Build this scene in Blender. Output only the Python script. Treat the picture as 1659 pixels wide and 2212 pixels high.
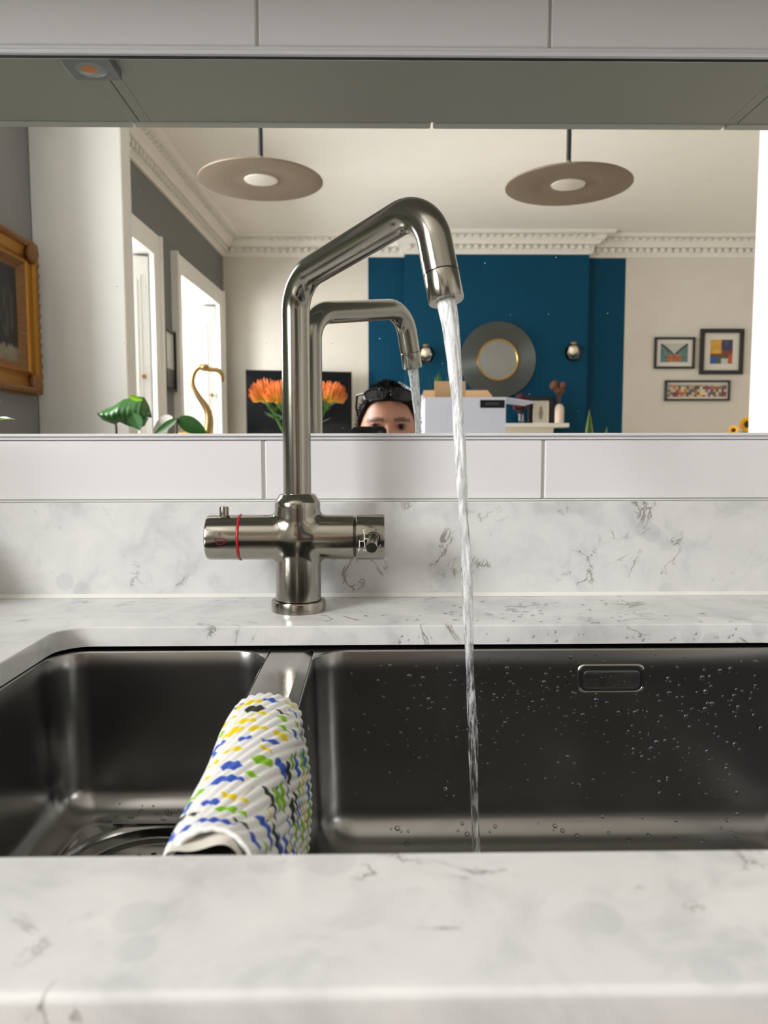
import bpy, bmesh, math, random
import numpy as np
from mathutils import Vector, Matrix, noise as mnoise

for _o in list(bpy.data.objects):
    bpy.data.objects.remove(_o)
SC = bpy.context.scene
COL = SC.collection
PI = math.pi
rnd = random.Random(7)

# ------------------------------------------------------------------ camera
F, CX, CY = 1650.0, 829.5, 1106.0            # focal length and centre in pixels of the 1659x2212 frame
VPX, VPY, ROLL = 805.0, 967.0, math.radians(0.1)
CAM = Vector((0.0, -0.82, 1.057))
_a = math.atan((CX - VPX) / F)
_b = math.atan((CY - VPY) / F * math.cos(_a))
_fw = Vector((math.sin(_a) * math.cos(_b), math.cos(_a) * math.cos(_b), -math.sin(_b)))
_r = Vector((math.cos(_a), -math.sin(_a), 0))
_u = _r.cross(_fw)
_r2 = _r * math.cos(ROLL) - _u * math.sin(ROLL)
_u2 = _u * math.cos(ROLL) + _r * math.sin(ROLL)
cd = bpy.data.cameras.new('camera')
cam = bpy.data.objects.new('camera', cd)
COL.objects.link(cam)
cam.matrix_world = Matrix(((_r2.x, _u2.x, -_fw.x, CAM.x), (_r2.y, _u2.y, -_fw.y, CAM.y),
                           (_r2.z, _u2.z, -_fw.z, CAM.z), (0, 0, 0, 1)))
cd.sensor_fit = 'VERTICAL'
cd.sensor_height = 36.0
cd.sensor_width = 27.0
cd.lens = 36.0 * F / 2212.0
cd.clip_start = 0.002
cd.clip_end = 60
cd.dof.use_dof = True
cd.dof.focus_distance = 0.76
cd.dof.aperture_fstop = 11.0
SC.camera = cam

# ------------------------------------------------------------------ world, daylight, exposure
w = bpy.data.worlds.new('sky')
SC.world = w
w.use_nodes = True
w.node_tree.nodes['Background'].inputs[0].default_value = (0.80, 0.88, 1.0, 1)
w.node_tree.nodes['Background'].inputs[1].default_value = 1.2


def area(name, loc, toward, sx, sy, watts, col=(1, 1, 1), spread=180):
    l = bpy.data.lights.new(name, 'AREA')
    l.shape = 'RECTANGLE'
    l.size, l.size_y = sx, sy
    l.energy = watts
    l.color = col
    l.spread = math.radians(spread)
    o = bpy.data.objects.new(name, l)
    COL.objects.link(o)
    o.location = loc
    o.rotation_euler = Vector(toward).to_track_quat('-Z', 'Y').to_euler()
    return o


# daylight entering through the kitchen window and the two living-room windows
area('daylight_kitchen_window', (-2.02, -1.72, 2.05), (1, 0, 0), 1.15, 1.40, 88, (1.0, 0.99, 0.975))
area('daylight_window_near', (-3.0, -4.1, 2.05), (1, 0, 0), 1.3, 2.3, 168, (1.0, 0.995, 0.98), 130)
area('daylight_window_far', (-3.0, -6.0, 2.05), (1, 0, 0), 1.3, 2.3, 208, (1.0, 0.99, 0.97), 130)

SC.view_settings.view_transform = 'Standard'
SC.view_settings.look = 'None'
SC.view_settings.gamma = 1
SC.view_settings.use_curve_mapping = False
SC.view_settings.exposure = 0.75

# ------------------------------------------------------------------ materials
MATS = {}


def lin(c):
    return tuple((v / 12.92 if v <= 0.04045 else ((v + 0.055) / 1.055) ** 2.4) for v in c)


def rgb(r, g, b):
    return lin((r / 255, g / 255, b / 255))


def M(name, col=(0.8, 0.8, 0.8), rough=0.5, metal=0.0, **kw):
    if name in MATS:
        return MATS[name]
    m = bpy.data.materials.new(name)
    m.use_nodes = True
    b = m.node_tree.nodes['Principled BSDF']
    b.inputs['Base Color'].default_value = (*col, 1)
    b.inputs['Roughness'].default_value = rough
    b.inputs['Metallic'].default_value = metal
    for k, v in kw.items():
        b.inputs[k.replace('_', ' ')].default_value = v
    MATS[name] = m
    return m


class NT:
    """small helper to wire shader nodes"""
    def __init__(s, m):
        s.t = m.node_tree
        s.b = s.t.nodes.get('Principled BSDF')

    def n(s, typ, **kw):
        nd = s.t.nodes.new('ShaderNode' + typ)
        ins = kw.pop('ins', {})
        for k, v in kw.items():
            setattr(nd, k, v)
        for k, v in ins.items():
            if isinstance(v, bpy.types.NodeSocket):
                s.t.links.new(v, nd.inputs[k])
            else:
                nd.inputs[k].default_value = v
        return nd

    def l(s, a, b):
        s.t.links.new(a, b)

    def pos(s):
        return s.n('NewGeometry').outputs['Position']

    def noise(s, vec, scale, detail=3, rough=0.55, dist=0.0):
        return s.n('TexNoise', ins={'Vector': vec, 'Scale': scale, 'Detail': detail, 'Roughness': rough, 'Distortion': dist}).outputs[0]

    def math(s, op, a, b=0.0, c=0.0):
        return s.n('Math', operation=op, ins={0: a, 1: b, 2: c}).outputs[0]

    def ramp(s, fac, stops):
        r = s.n('ValToRGB', ins={0: fac})
        el = r.color_ramp.elements
        while len(el) < len(stops):
            el.new(0.5)
        for e, (p, c) in zip(el, stops):
            e.position = p
            e.color = (*c, 1) if len(c) == 3 else c
        return r.outputs[0]

    def mix(s, fac, a, b):
        m = s.n('MixRGB')
        for k, v in ((0, fac), (1, a), (2, b)):
            if isinstance(v, bpy.types.NodeSocket):
                s.l(v, m.inputs[k])
            else:
                m.inputs[k].default_value = (*v, 1) if isinstance(v, tuple) and len(v) == 3 else v
        return m.outputs[0]

    def bump(s, h, strength, dist):
        b = s.n('Bump', ins={'Height': h, 'Strength': strength, 'Distance': dist})
        s.l(b.outputs[0], s.b.inputs['Normal'])


def quartz():
    m = M('quartz', rough=0.16)
    k = NT(m)
    p = k.pos()
    cloud = k.noise(p, 22, 4, 0.6, 0.6)
    col = k.ramp(cloud, [(0.32, rgb(200, 201, 201)), (0.5, rgb(217, 217, 217)), (0.7, rgb(224, 224, 223))])
    # soft rounded grey pebbles
    v = k.n('TexVoronoi', feature='F1', ins={'Vector': p, 'Scale': 34.0, 'Randomness': 1.0})
    blob = k.ramp(v.outputs['Distance'], [(0.30, (1, 1, 1)), (0.36, (0, 0, 0))])
    bm_ = k.ramp(k.noise(p, 9, 2), [(0.54, (0, 0, 0)), (0.62, (1, 1, 1))])
    bf = k.math('MULTIPLY', k.math('MULTIPLY', blob, bm_), 0.32)
    col = k.mix(bf, col, rgb(182, 184, 186))
    # broken thin veins
    n1 = k.noise(p, 15, 5, 0.62, 0.9)
    d1 = k.math('ABSOLUTE', k.math('SUBTRACT', n1, 0.5))
    line = k.ramp(d1, [(0.0, (1, 1, 1)), (0.008, (0.8, 0.8, 0.8)), (0.015, (0, 0, 0))])
    mask = k.ramp(k.noise(p, 17, 3, 0.6), [(0.565, (0, 0, 0)), (0.64, (1, 1, 1))])
    vf = k.math('MULTIPLY', line, mask)
    col = k.mix(k.math('MULTIPLY', vf, 0.75), col, rgb(112, 107, 104))
    halo = k.math('MULTIPLY', k.ramp(d1, [(0.0, (1, 1, 1)), (0.05, (0, 0, 0))]), mask)
    col = k.mix(k.math('MULTIPLY', halo, 0.22), col, rgb(170, 168, 165))
    k.l(col, k.b.inputs['Base Color'])
    return m


def steel(name, col, rough, stretch=(1, 1, 1), bump=0.02, aniso=0.0):
    m = M(name, col, rough, 1.0)
    k = NT(m)
    mp = k.n('Mapping', ins={'Vector': k.n('TexCoord').outputs['Object'], 'Scale': stretch})
    n1 = k.noise(mp.outputs[0], 60, 3, 0.6)
    r = k.n('MapRange', ins={0: n1, 1: 0.3, 2: 0.7, 3: rough * 0.85, 4: rough * 1.2})
    k.l(r.outputs[0], k.b.inputs['Roughness'])
    if bump:
        k.bump(n1, bump, 0.0004)
    if aniso:
        k.b.inputs['Anisotropic'].default_value = aniso
    return m


def painted(name, col, rough=0.6, var=0.03, scale=6):
    m = M(name, col, rough)
    k = NT(m)
    n1 = k.noise(k.pos(), scale, 3)
    c0 = tuple(max(0, v * (1 - var)) for v in col)
    c1 = tuple(min(1, v * (1 + var)) for v in col)
    k.l(k.ramp(n1, [(0.3, c0), (0.7, c1)]), k.b.inputs['Base Color'])
    k.bump(k.noise(k.pos(), 180, 2), 0.06, 0.001)
    return m


def attr_mat(name, rough=0.6, **kw):
    m = M(name, rough=rough, **kw)
    k = NT(m)
    a = k.n('Attribute', attribute_name='Col')
    k.l(a.outputs['Color'], k.b.inputs['Base Color'])
    return m


quartz()
steel('brushed_nickel', rgb(158, 154, 144), 0.17, (14, 14, 0.25), 0.02)
steel('brushed_nickel_x', rgb(158, 154, 144), 0.17, (0.25, 14, 14), 0.02)
M('sink_steel', rgb(150, 149, 147), 0.25, 1.0)


def body_nickel():
    """brushed grain that follows the upright in the middle and the arms at the sides"""
    m = M('brushed_nickel_body', rgb(158, 154, 144), 0.17, 1.0)
    k = NT(m)
    co = k.n('TexCoord').outputs['Object']
    nv_ = k.noise(k.n('Mapping', ins={'Vector': co, 'Scale': (14, 14, 0.25)}).outputs[0], 60, 3, 0.6)
    nh_ = k.noise(k.n('Mapping', ins={'Vector': co, 'Scale': (0.25, 14, 14)}).outputs[0], 60, 3, 0.6)
    x = k.math('ABSOLUTE', k.n('SeparateXYZ', ins={0: co}).outputs[0])
    f = k.n('MapRange', ins={0: x, 1: 0.019, 2: 0.025, 3: 0.0, 4: 1.0}).outputs[0]
    mx = k.n('Mix', data_type='FLOAT', ins={0: f, 2: nv_, 3: nh_}).outputs[0]
    r = k.n('MapRange', ins={0: mx, 1: 0.3, 2: 0.7, 3: 0.145, 4: 0.205})
    k.l(r.outputs[0], k.b.inputs['Roughness'])
    k.bump(mx, 0.02, 0.0004)


body_nickel()
steel('sink_top_steel', rgb(165, 162, 157), 0.16, (30, 2, 2), 0.01)
steel('dark_steel', rgb(90, 88, 84), 0.3, (1, 1, 1), 0.01)
M('black_gap', (0.006, 0.006, 0.006), 0.6)
M('red_rubber', rgb(176, 22, 22), 0.35)
M('red_print', rgb(96, 16, 20), 0.5)
M('white_print', rgb(235, 235, 230), 0.5)
M('faint_print', rgb(92, 90, 86), 0.4, 0.8)
M('mirror_glass', (0.90, 0.915, 0.905), 0.0, 1.0)
M('mirror_edge', rgb(30, 32, 28), 0.5)
M('tile_white', rgb(224, 223, 224), 0.14, Specular_IOR_Level=0.35)
painted('grout', rgb(164, 162, 157), 0.8, 0.03)
painted('trim_white', rgb(222, 221, 224), 0.35, 0.01)
painted('sealant', rgb(236, 235, 230), 0.3, 0.01)
painted('wall_grey', rgb(118, 118, 117), 0.75, 0.02)
painted('wall_cream', rgb(218, 212, 202), 0.75, 0.02)
painted('wall_white', rgb(214, 212, 206), 0.7, 0.015)
painted('wall_blue', rgb(0, 66, 94), 0.7, 0.04).node_tree.nodes['Principled BSDF'].inputs['Specular IOR Level'].default_value = 0.2
painted('ceiling_white', rgb(230, 227, 220), 0.8, 0.015)
painted('plaster', rgb(230, 227, 220), 0.7, 0.015)
painted('joinery', rgb(236, 234, 228), 0.35, 0.01)
painted('cabinet_paint', rgb(150, 152, 142), 0.45, 0.01)
painted('cabinet_door', rgb(176, 177, 170), 0.4, 0.01)
painted('floor_wood', rgb(182, 158, 128), 0.4, 0.15, 3)
M('taupe_enamel', rgb(130, 115, 99), 0.5)
M('opal', rgb(226, 220, 210), 0.4)
M('black_metal', (0.012, 0.012, 0.012), 0.4)
M('black_plastic', (0.006, 0.006, 0.007), 0.25)
M('screen_black', (0.004, 0.005, 0.007), 0.07)
M('brass', rgb(196, 160, 92), 0.3, 1.0)
M('antique_gold', rgb(176, 146, 96), 0.35, 1.0)
M('white_card', rgb(214, 216, 228), 0.6)
M('brown_card', rgb(190, 152, 112), 0.8)
M('leaf_dark', rgb(34, 84, 24), 0.4)
M('leaf_mid', rgb(60, 110, 34), 0.4)
M('leaf_lime', rgb(150, 206, 30), 0.4)
M('leaf_edge', rgb(150, 160, 84), 0.45)
M('stem_brown', rgb(58, 50, 36), 0.6)
M('terracotta', rgb(96, 84, 74), 0.8)
M('ceramic_white', rgb(226, 222, 212), 0.25)
M('vase_blush', rgb(228, 206, 192), 0.5)
M('dried_brown', rgb(104, 66, 46), 0.9)
M('burgundy', rgb(66, 16, 28), 0.8)
M('sunflower', rgb(236, 168, 10), 0.6)
M('sun_centre', rgb(44, 24, 10), 0.9)
M('print_white', rgb(222, 216, 206), 0.6)
M('ring_metal', rgb(112, 117, 115), 0.42, 0.85)
M('filament', rgb(236, 222, 200), 0.4)
M('skin', rgb(206, 150, 126), 0.5)
M('hair_dark', (0.010, 0.008, 0.007), 0.75, Specular_IOR_Level=0.25)
M('shirt_dark', rgb(40, 42, 48), 0.85)
M('trouser_dark', rgb(46, 50, 60), 0.85)
M('shoe_white', rgb(210, 208, 204), 0.6)
M('eye_white_shaded', rgb(128, 104, 96), 0.3)  # eyeball colour darkened, the shadow over the eyes is put into it
M('led_phosphor', rgb(206, 132, 72), 0.5)
M('puck_grey', rgb(140, 144, 146), 0.4, 0.6)
M('puck_lens', rgb(150, 156, 156), 0.15)
M('marble_mantel', rgb(226, 224, 216), 0.35)
attr_mat('paint_attr', 0.6)
attr_mat('print_attr', 0.3)
attr_mat('cloth_attr', 0.85)
attr_mat('face_attr', 0.48)
for _n, _c in (('protea_orange', rgb(238, 120, 30)), ('protea_yellow', rgb(240, 176, 40)), ('gold_frame', rgb(112, 72, 26))):
    M(_n, _c, 0.5)
steel('gold_frame_metal', rgb(166, 116, 50), 0.4, (1, 1, 1), 0.3)


def _glass():
    m = M('window_glass')
    k = NT(m)
    tr = k.n('BsdfTransparent')
    gl = k.n('BsdfGlossy', ins={'Roughness': 0.0})
    mx = k.n('MixShader', ins={0: 0.07, 1: tr.outputs[0], 2: gl.outputs[0]})
    k.l(mx.outputs[0], k.t.nodes['Material Output'].inputs[0])
    m2 = M('globe_glass')
    k = NT(m2)
    tr = k.n('BsdfTransparent')
    gl = k.n('BsdfGlossy', ins={'Roughness': 0.02})
    lw = k.n('LayerWeight', ins={'Blend': 0.35})
    mx = k.n('MixShader', ins={0: lw.outputs['Fresnel'], 1: tr.outputs[0], 2: gl.outputs[0]})
    k.l(mx.outputs[0], k.t.nodes['Material Output'].inputs[0])
    # running water: clear, with frothy streaks where air is mixed in
    m3 = M('running_water', (1, 1, 1), 0.02)
    k = NT(m3)
    k.b.inputs['Transmission Weight'].default_value = 1.0
    k.b.inputs['IOR'].default_value = 1.33
    mp = k.n('Mapping', ins={'Vector': k.pos(), 'Scale': (520, 520, 46)})
    n1 = k.noise(mp.outputs[0], 1.0, 4, 0.65, 0.4)
    sep = k.n('SeparateXYZ', ins={0: k.pos()})
    air = k.n('MapRange', ins={0: sep.outputs[2], 1: 0.86, 2: 1.16, 3: 0.13, 4: 0.34})
    thr = k.math('SUBTRACT', 0.66, air.outputs[0])
    ff = k.n('MapRange', ins={0: k.math('SUBTRACT', n1, thr), 1: -0.05, 2: 0.18, 3: 0.0, 4: 0.85})
    fo = k.n('BsdfPrincipled', ins={'Base Color': (0.92, 0.94, 0.95, 1), 'Roughness': 0.3})
    mx = k.n('MixShader', ins={0: ff.outputs[0], 1: k.b.outputs[0], 2: fo.outputs[0]})
    k.l(mx.outputs[0], k.t.nodes['Material Output'].inputs[0])
    m4 = M('water_drop', (1, 1, 1), 0.0)
    k = NT(m4)
    tr = k.n('BsdfTransparent', ins={'Color': (0.93, 0.94, 0.95, 1)})
    gl = k.n('BsdfGlossy', ins={'Roughness': 0.03})
    lw = k.n('LayerWeight', ins={'Blend': 0.55})
    mx = k.n('MixShader', ins={0: lw.outputs['Fresnel'], 1: tr.outputs[0], 2: gl.outputs[0]})
    k.l(mx.outputs[0], k.t.nodes['Material Output'].inputs[0])

    m5 = M('water_bead', (1, 1, 1), 0.0)
    k = NT(m5)
    tr = k.n('BsdfTransparent', ins={'Color': (0.97, 0.975, 0.98, 1)})
    gl = k.n('BsdfGlossy', ins={'Roughness': 0.05})
    lw = k.n('LayerWeight', ins={'Blend': 0.22})
    mx = k.n('MixShader', ins={0: lw.outputs['Fresnel'], 1: tr.outputs[0], 2: gl.outputs[0]})
    k.l(mx.outputs[0], k.t.nodes['Material Output'].inputs[0])


_glass()

# ------------------------------------------------------------------ mesh helpers
ORG = {}          # world origin of each object


class B:
    """collects polygons in world coordinates; build() links them as one mesh object"""
    def __init__(s):
        s.v, s.f, s.c = [], [], None

    def add(s, vs, fs):
        o = len(s.v)
        s.v.extend([tuple(p) for p in vs])
        s.f.extend([tuple(i + o for i in f) for f in fs])
        return s

    def box(s, x0, x1, y0, y1, z0, z1, ch=0.0):
        if x1 < x0: x0, x1 = x1, x0
        if y1 < y0: y0, y1 = y1, y0
        if z1 < z0: z0, z1 = z1, z0
        if ch <= 0:
            v = [(x, y, z) for x in (x0, x1) for y in (y0, y1) for z in (z0, z1)]
            return s.add(v, [(0, 1, 3, 2), (4, 6, 7, 5), (0, 4, 5, 1), (2, 3, 7, 6), (0, 2, 6, 4), (1, 5, 7, 3)])
        ch = min(ch, (x1 - x0) * .45, (y1 - y0) * .45, (z1 - z0) * .45)
        v, idx = [], {}
        for i, x in enumerate((x0, x1)):
            for j, y in enumerate((y0, y1)):
                for k, z in enumerate((z0, z1)):
                    sx, sy, sz = (1 - 2 * i), (1 - 2 * j), (1 - 2 * k)
                    for ax in range(3):
                        idx[i, j, k, ax] = len(v)
                        v.append((x + (0 if ax == 0 else sx * ch), y + (0 if ax == 1 else sy * ch), z + (0 if ax == 2 else sz * ch)))
        f = []
        for i in (0, 1):
            q = [idx[i, 0, 0, 0], idx[i, 1, 0, 0], idx[i, 1, 1, 0], idx[i, 0, 1, 0]]
            f.append(tuple(q if i else q[::-1]))
            q = [idx[0, i, 0, 1], idx[0, i, 1, 1], idx[1, i, 1, 1], idx[1, i, 0, 1]]
            f.append(tuple(q if i else q[::-1]))
            q = [idx[0, 0, i, 2], idx[1, 0, i, 2], idx[1, 1, i, 2], idx[0, 1, i, 2]]
            f.append(tuple(q if i else q[::-1]))
        for a in (0, 1):
            for b in (0, 1):
                f.append((idx[0, a, b, 1], idx[1, a, b, 1], idx[1, a, b, 2], idx[0, a, b, 2]))
                f.append((idx[a, 0, b, 0], idx[a, 1, b, 0], idx[a, 1, b, 2], idx[a, 0, b, 2]))
                f.append((idx[a, b, 0, 0], idx[a, b, 1, 0], idx[a, b, 1, 1], idx[a, b, 0, 1]))
        for i in (0, 1):
            for j in (0, 1):
                for k in (0, 1):
                    f.append((idx[i, j, k, 0], idx[i, j, k, 1], idx[i, j, k, 2]))
        return s.add(v, f)

    def rings(s, rs, closed=True, cap0=False, cap1=False):
        n = len(rs[0])
        v = [p for r in rs for p in r]
        f = []
        for a in range(len(rs) - 1):
            for i in range(n if closed else n - 1):
                j = (i + 1) % n
                f.append((a * n + i, a * n + j, (a + 1) * n + j, (a + 1) * n + i))
        if cap0: f.append(tuple(range(n - 1, -1, -1)))
        if cap1: f.append(tuple((len(rs) - 1) * n + i for i in range(n)))
        return s.add(v, f)

    def lathe(s, prof, c=(0, 0, 0), axis='z', n=32, cap0=False, cap1=False):
        rs = []
        for r, h in prof:
            ring = []
            for i in range(n):
                a = 2 * PI * i / n
                p = (r * math.cos(a), r * math.sin(a), h)
                if axis == 'x': p = (p[2], p[0], p[1])
                elif axis == 'y': p = (p[0], p[2], p[1])
                ring.append((p[0] + c[0], p[1] + c[1], p[2] + c[2]))
            rs.append(ring)
        return s.rings(rs, True, cap0, cap1)

    def tube(s, path, rad, n=12, caps=True, squash=1.0):
        P = [Vector(p) for p in path]
        R = rad if hasattr(rad, '__len__') else [rad] * len(P)
        t0 = (P[1] - P[0]).normalized()
        nrm = t0.orthogonal().normalized()
        rs = []
        for i, p in enumerate(P):
            t = (P[min(i + 1, len(P) - 1)] - P[max(i - 1, 0)]).normalized()
            nrm = (nrm - t * nrm.dot(t)).normalized()
            b = t.cross(nrm)
            rs.append([tuple(p + (nrm * math.cos(2 * PI * k / n) + b * math.sin(2 * PI * k / n) * squash) * R[i]) for k in range(n)])
        return s.rings(rs, True, caps, caps)

    def ball(s, c, r, nu=16, nv=10, sc=(1, 1, 1)):
        rs = []
        for j in range(1, nv):
            th = PI * j / nv
            rs.append([(c[0] + r * sc[0] * math.sin(th) * math.cos(2 * PI * i / nu), c[1] + r * sc[1] * math.sin(th) * math.sin(2 * PI * i / nu),
                        c[2] - r * sc[2] * math.cos(th)) for i in range(nu)])
        o = len(s.v)
        s.rings(rs)
        b0, b1 = (c[0], c[1], c[2] - r * sc[2]), (c[0], c[1], c[2] + r * sc[2])
        k = len(s.v)
        s.v += [b0, b1]
        for i in range(nu):
            j = (i + 1) % nu
            s.f.append((k, o + j, o + i))
            s.f.append((k + 1, o + (nv - 2) * nu + i, o + (nv - 2) * nu + j))
        return s

    def grid(s, fn, nu, nv):
        v = [fn(i / (nu - 1), j / (nv - 1)) for j in range(nv) for i in range(nu)]
        f = [(j * nu + i, j * nu + i + 1, (j + 1) * nu + i + 1, (j + 1) * nu + i) for j in range(nv - 1) for i in range(nu - 1)]
        return s.add(v, f)

    def prism(s, poly, d0, d1, axis='y'):
        """2-D outline extruded along an axis; poly holds the two other coordinates in order"""
        def mk(p, d):
            return {'y': (p[0], d, p[1]), 'x': (d, p[0], p[1]), 'z': (p[0], p[1], d)}[axis]
        return s.rings([[mk(p, d0) for p in poly], [mk(p, d1) for p in poly]], True, True, True)

    def build(s, name, mat, parent=None, smooth=35, colors=None, origin=None):
        V = np.array(s.v, float)
        if parent is not None:
            org = np.array(ORG[parent.name])
        elif origin is not None:
            org = np.array(origin, float)
        else:
            lo, hi = V.min(0), V.max(0)
            org = np.array([(lo[0] + hi[0]) / 2, (lo[1] + hi[1]) / 2, lo[2]])
        me = bpy.data.meshes.new(name)
        me.from_pydata((V - org).tolist(), [], s.f)
        bm = bmesh.new()
        bm.from_mesh(me)
        bmesh.ops.recalc_face_normals(bm, faces=bm.faces)
        bm.to_mesh(me)
        bm.free()
        if mat: me.materials.append(MATS[mat])
        if smooth:
            me.shade_smooth()
            if smooth < 180:
                me.set_sharp_from_angle(angle=math.radians(smooth))
        if colors is not None:
            at = me.color_attributes.new('Col', 'FLOAT_COLOR', 'POINT')
            cc = np.ones((len(V), 4), np.float32)
            cc[:, :3] = colors
            at.data.foreach_set('color', cc.ravel())
        o = bpy.data.objects.new(name, me)
        COL.objects.link(o)
        ORG[o.name] = tuple(org)
        if parent is not None:
            o.parent = parent
        else:
            o.location = org
        return o


def tag(o, label, cat, group=None, kind=None):
    o['label'] = label
    o['category'] = cat
    if group: o['group'] = group
    if kind: o['kind'] = kind
    return o


def thing(name, label, cat, loc, group=None, kind=None):
    o = bpy.data.objects.new(name, None)
    o.empty_display_size = 0.05
    COL.objects.link(o)
    o.location = loc
    ORG[o.name] = tuple(loc)
    return tag(o, label, cat, group, kind)


def copy_part(src, name, delta, parent):
    """another piece sharing the mesh of src, moved by delta"""
    o = bpy.data.objects.new(name, src.data)
    COL.objects.link(o)
    o.parent = parent
    o.location = Vector(src.location) + Vector(delta)
    ORG[o.name] = ORG[src.name]
    return o


def rrect(x0, x1, y0, y1, r, n=10, m=6):
    """rounded rectangle, counter-clockwise, 4*(n+m) points"""
    pts = []
    cs = [((x1 - r, y1 - r), 0), ((x0 + r, y1 - r), 90), ((x0 + r, y0 + r), 180), ((x1 - r, y0 + r), 270)]
    for q, ((cx, cy), a0) in enumerate(cs):
        for i in range(n + 1):
            a = math.radians(a0 + 90 * i / n)
            pts.append((cx + r * math.cos(a), cy + r * math.sin(a)))
        (nx, ny), na = cs[(q + 1) % 4]
        a = math.radians(na)
        e = (nx + r * math.cos(a), ny + r * math.sin(a))
        b = pts[-1]
        for i in range(1, m):
            t = i / m
            pts.append((b[0] + (e[0] - b[0]) * t, b[1] + (e[1] - b[1]) * t))
    return pts


def fillet_path(pts, rads, seg=14):
    """poly-line with rounded corners"""
    P = [Vector(p) for p in pts]
    out = [P[0]]
    for i in range(1, len(P) - 1):
        a, b, c = P[i - 1], P[i], P[i + 1]
        u, v = (a - b).normalized(), (c - b).normalized()
        ang = u.angle(v)
        d = rads[i - 1] / math.tan(ang / 2)
        ctr = b + (u + v).normalized() * (rads[i - 1] / math.sin(ang / 2))
        s0, s1 = b + u * d, b + v * d
        e0, e1 = (s0 - ctr), (s1 - ctr)
        tot = e0.angle(e1)
        ax = e0.cross(e1).normalized()
        for k in range(seg + 1):
            out.append(ctr + Matrix.Rotation(tot * k / seg, 3, ax) @ e0)
    out.append(P[-1])
    return out


def densify(path, step):
    out = [path[0]]
    for a, b in zip(path, path[1:]):
        n = max(1, int(math.ceil((b - a).length / step)))
        for i in range(1, n + 1):
            out.append(a + (b - a) * (i / n))
    return out

# ================================================================== the setting
KX0, KX1 = -1.69, 2.60          # kitchen left and right walls
NY0, NY1 = -3.10, -3.25         # the wall stubs between kitchen and living room
FY = -6.478                     # far wall of the living room
BY = -6.36                      # face of the chimney breast
CH = 3.0                        # ceiling height
LX1 = 4.2                       # living room right wall


def lx(y):                      # living-room window wall, slightly skewed
    return -1.387 - 0.0405 * (6.478 + y)


def struct(name, b, mat, label, cat, **kw):
    return tag(b.build(name, mat, smooth=kw.get('smooth', 30)), label, cat, kind='structure')


struct('floor', B().box(-2.4, LX1 + .1, FY - .1, 0.1, -0.06, 0.0), 'floor_wood', 'oak coloured wooden floor through kitchen and living room', 'floor')
struct('ceiling', B().box(-2.4, LX1 + .1, FY - .1, 0.1, CH, CH + .06), 'ceiling_white', 'off-white plaster ceiling above the pendant lamps', 'ceiling')

# ---- back wall behind the sink, with its tiles
wall = tag(B().box(-1.75, 2.66, 0.006, 0.10, 0.0, CH).build('wall_back', 'grout'), 'kitchen wall behind the tap with long white glazed tiles', 'wall', kind='structure')
XJ0, TP = -0.1158, 0.2990


def tile_row(z0, z1, key):
    src = None
    for i in range(-5, 8):
        x0, x1 = XJ0 + TP * i + 0.0013, XJ0 + TP * (i + 1) - 0.0013
        if x0 < -1.69 or x1 > 2.6: continue
        if src is None:
            src = B().box(x0, x1, -0.003, 0.0075, z0, z1, 0.0016).build('tile', 'tile_white', wall, smooth=0)
            sx = x0
        else:
            copy_part(src, 'tile', (x0 - sx, 0, 0), wall)


B().box(-1.69, 2.6, -0.0014, 0.0062, 1.0000, 1.0655).build('grout', 'grout', wall)
B().box(-1.69, 2.6, -0.0014, 0.0062, 1.4645, 1.5270).build('grout', 'grout', wall)
tile_row(1.0015, 1.0650, 'low')
tile_row(1.4650, 1.5265, 'a')

# slim white trims above and below the mirror strip
struct('trim_1', B().box(-1.69, 2.6, -0.0045, 0.006, 1.0655, 1.0690, 0.0006).box(-1.69, 2.6, -0.0075, 0.006, 1.0690, 1.0722, 0.0008), 'trim_white',
       'slim white trim under the long mirror', 'trim')
struct('trim_2', B().box(-1.69, 2.6, -0.0040, 0.006, 1.4600, 1.4645, 0.0008).box(-1.69, 2.6, -0.0070, 0.006, 1.4556, 1.4600, 0.0010), 'trim_white',
       'slim white trim above the long mirror', 'trim')

# ---- long mirror strip
mir = thing('wall_mirror', 'long frameless mirror strip between the white tiles reflecting the room', 'mirror', (0.4, 0.0, 1.0722))
B().box(-1.69, 2.6, 0.0, 0.005, 1.0722, 1.4556).build('glass', 'mirror_glass', mir)
e = B()
NE = 260
top, bot = [], []
for i in range(NE + 1):
    x = -1.69 + 4.29 * i / NE
    j = 0.00025 * mnoise.noise((x * 30, 1.3, 0)) + 0.0004 * (1 if mnoise.noise((x * 9, 4.1, 0)) > 0.42 else 0)
    top.append((x, 1.4558))
    bot.append((x, 1.4536 + j))
rs = [[(a[0], -0.0008, a[1]), (b_[0], -0.0008, b_[1]), (b_[0], 0.0, b_[1]), (a[0], 0.0, a[1])] for a, b_ in zip(top, bot)]
e.rings(rs, True, True, True).build('sealant_line', 'mirror_edge', mir, smooth=0)

# ---- upstand and worktop
tag(B().box(-1.69, 2.6, -0.0215, 0.006, 0.9002, 1.0, 0.0010).build('upstand', 'quartz'), 'marbled white quartz upstand behind the tap', 'upstand')
struct('trim_3', B().prism([(-0.0215, 0.9000), (-0.0252, 0.9002), (-0.0236, 0.9014), (-0.0215, 0.9040)], -1.69, 2.6, 'x'), 'sealant',
       'white sealant bead where worktop meets the upstand', 'trim')
struct('trim_4', B().prism([(-0.0030, 1.0016), (-0.0070, 1.0003), (-0.0030, 0.9998)], -1.69, 2.6, 'x'), 'sealant',
       'white sealant bead between upstand and lower tiles', 'trim')

CUTX0, CUTX1, CUTY0, CUTY1 = -0.2738, 0.3750, -0.5347, -0.1545
WZ0, WZ1 = 0.8826, 0.9


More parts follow.
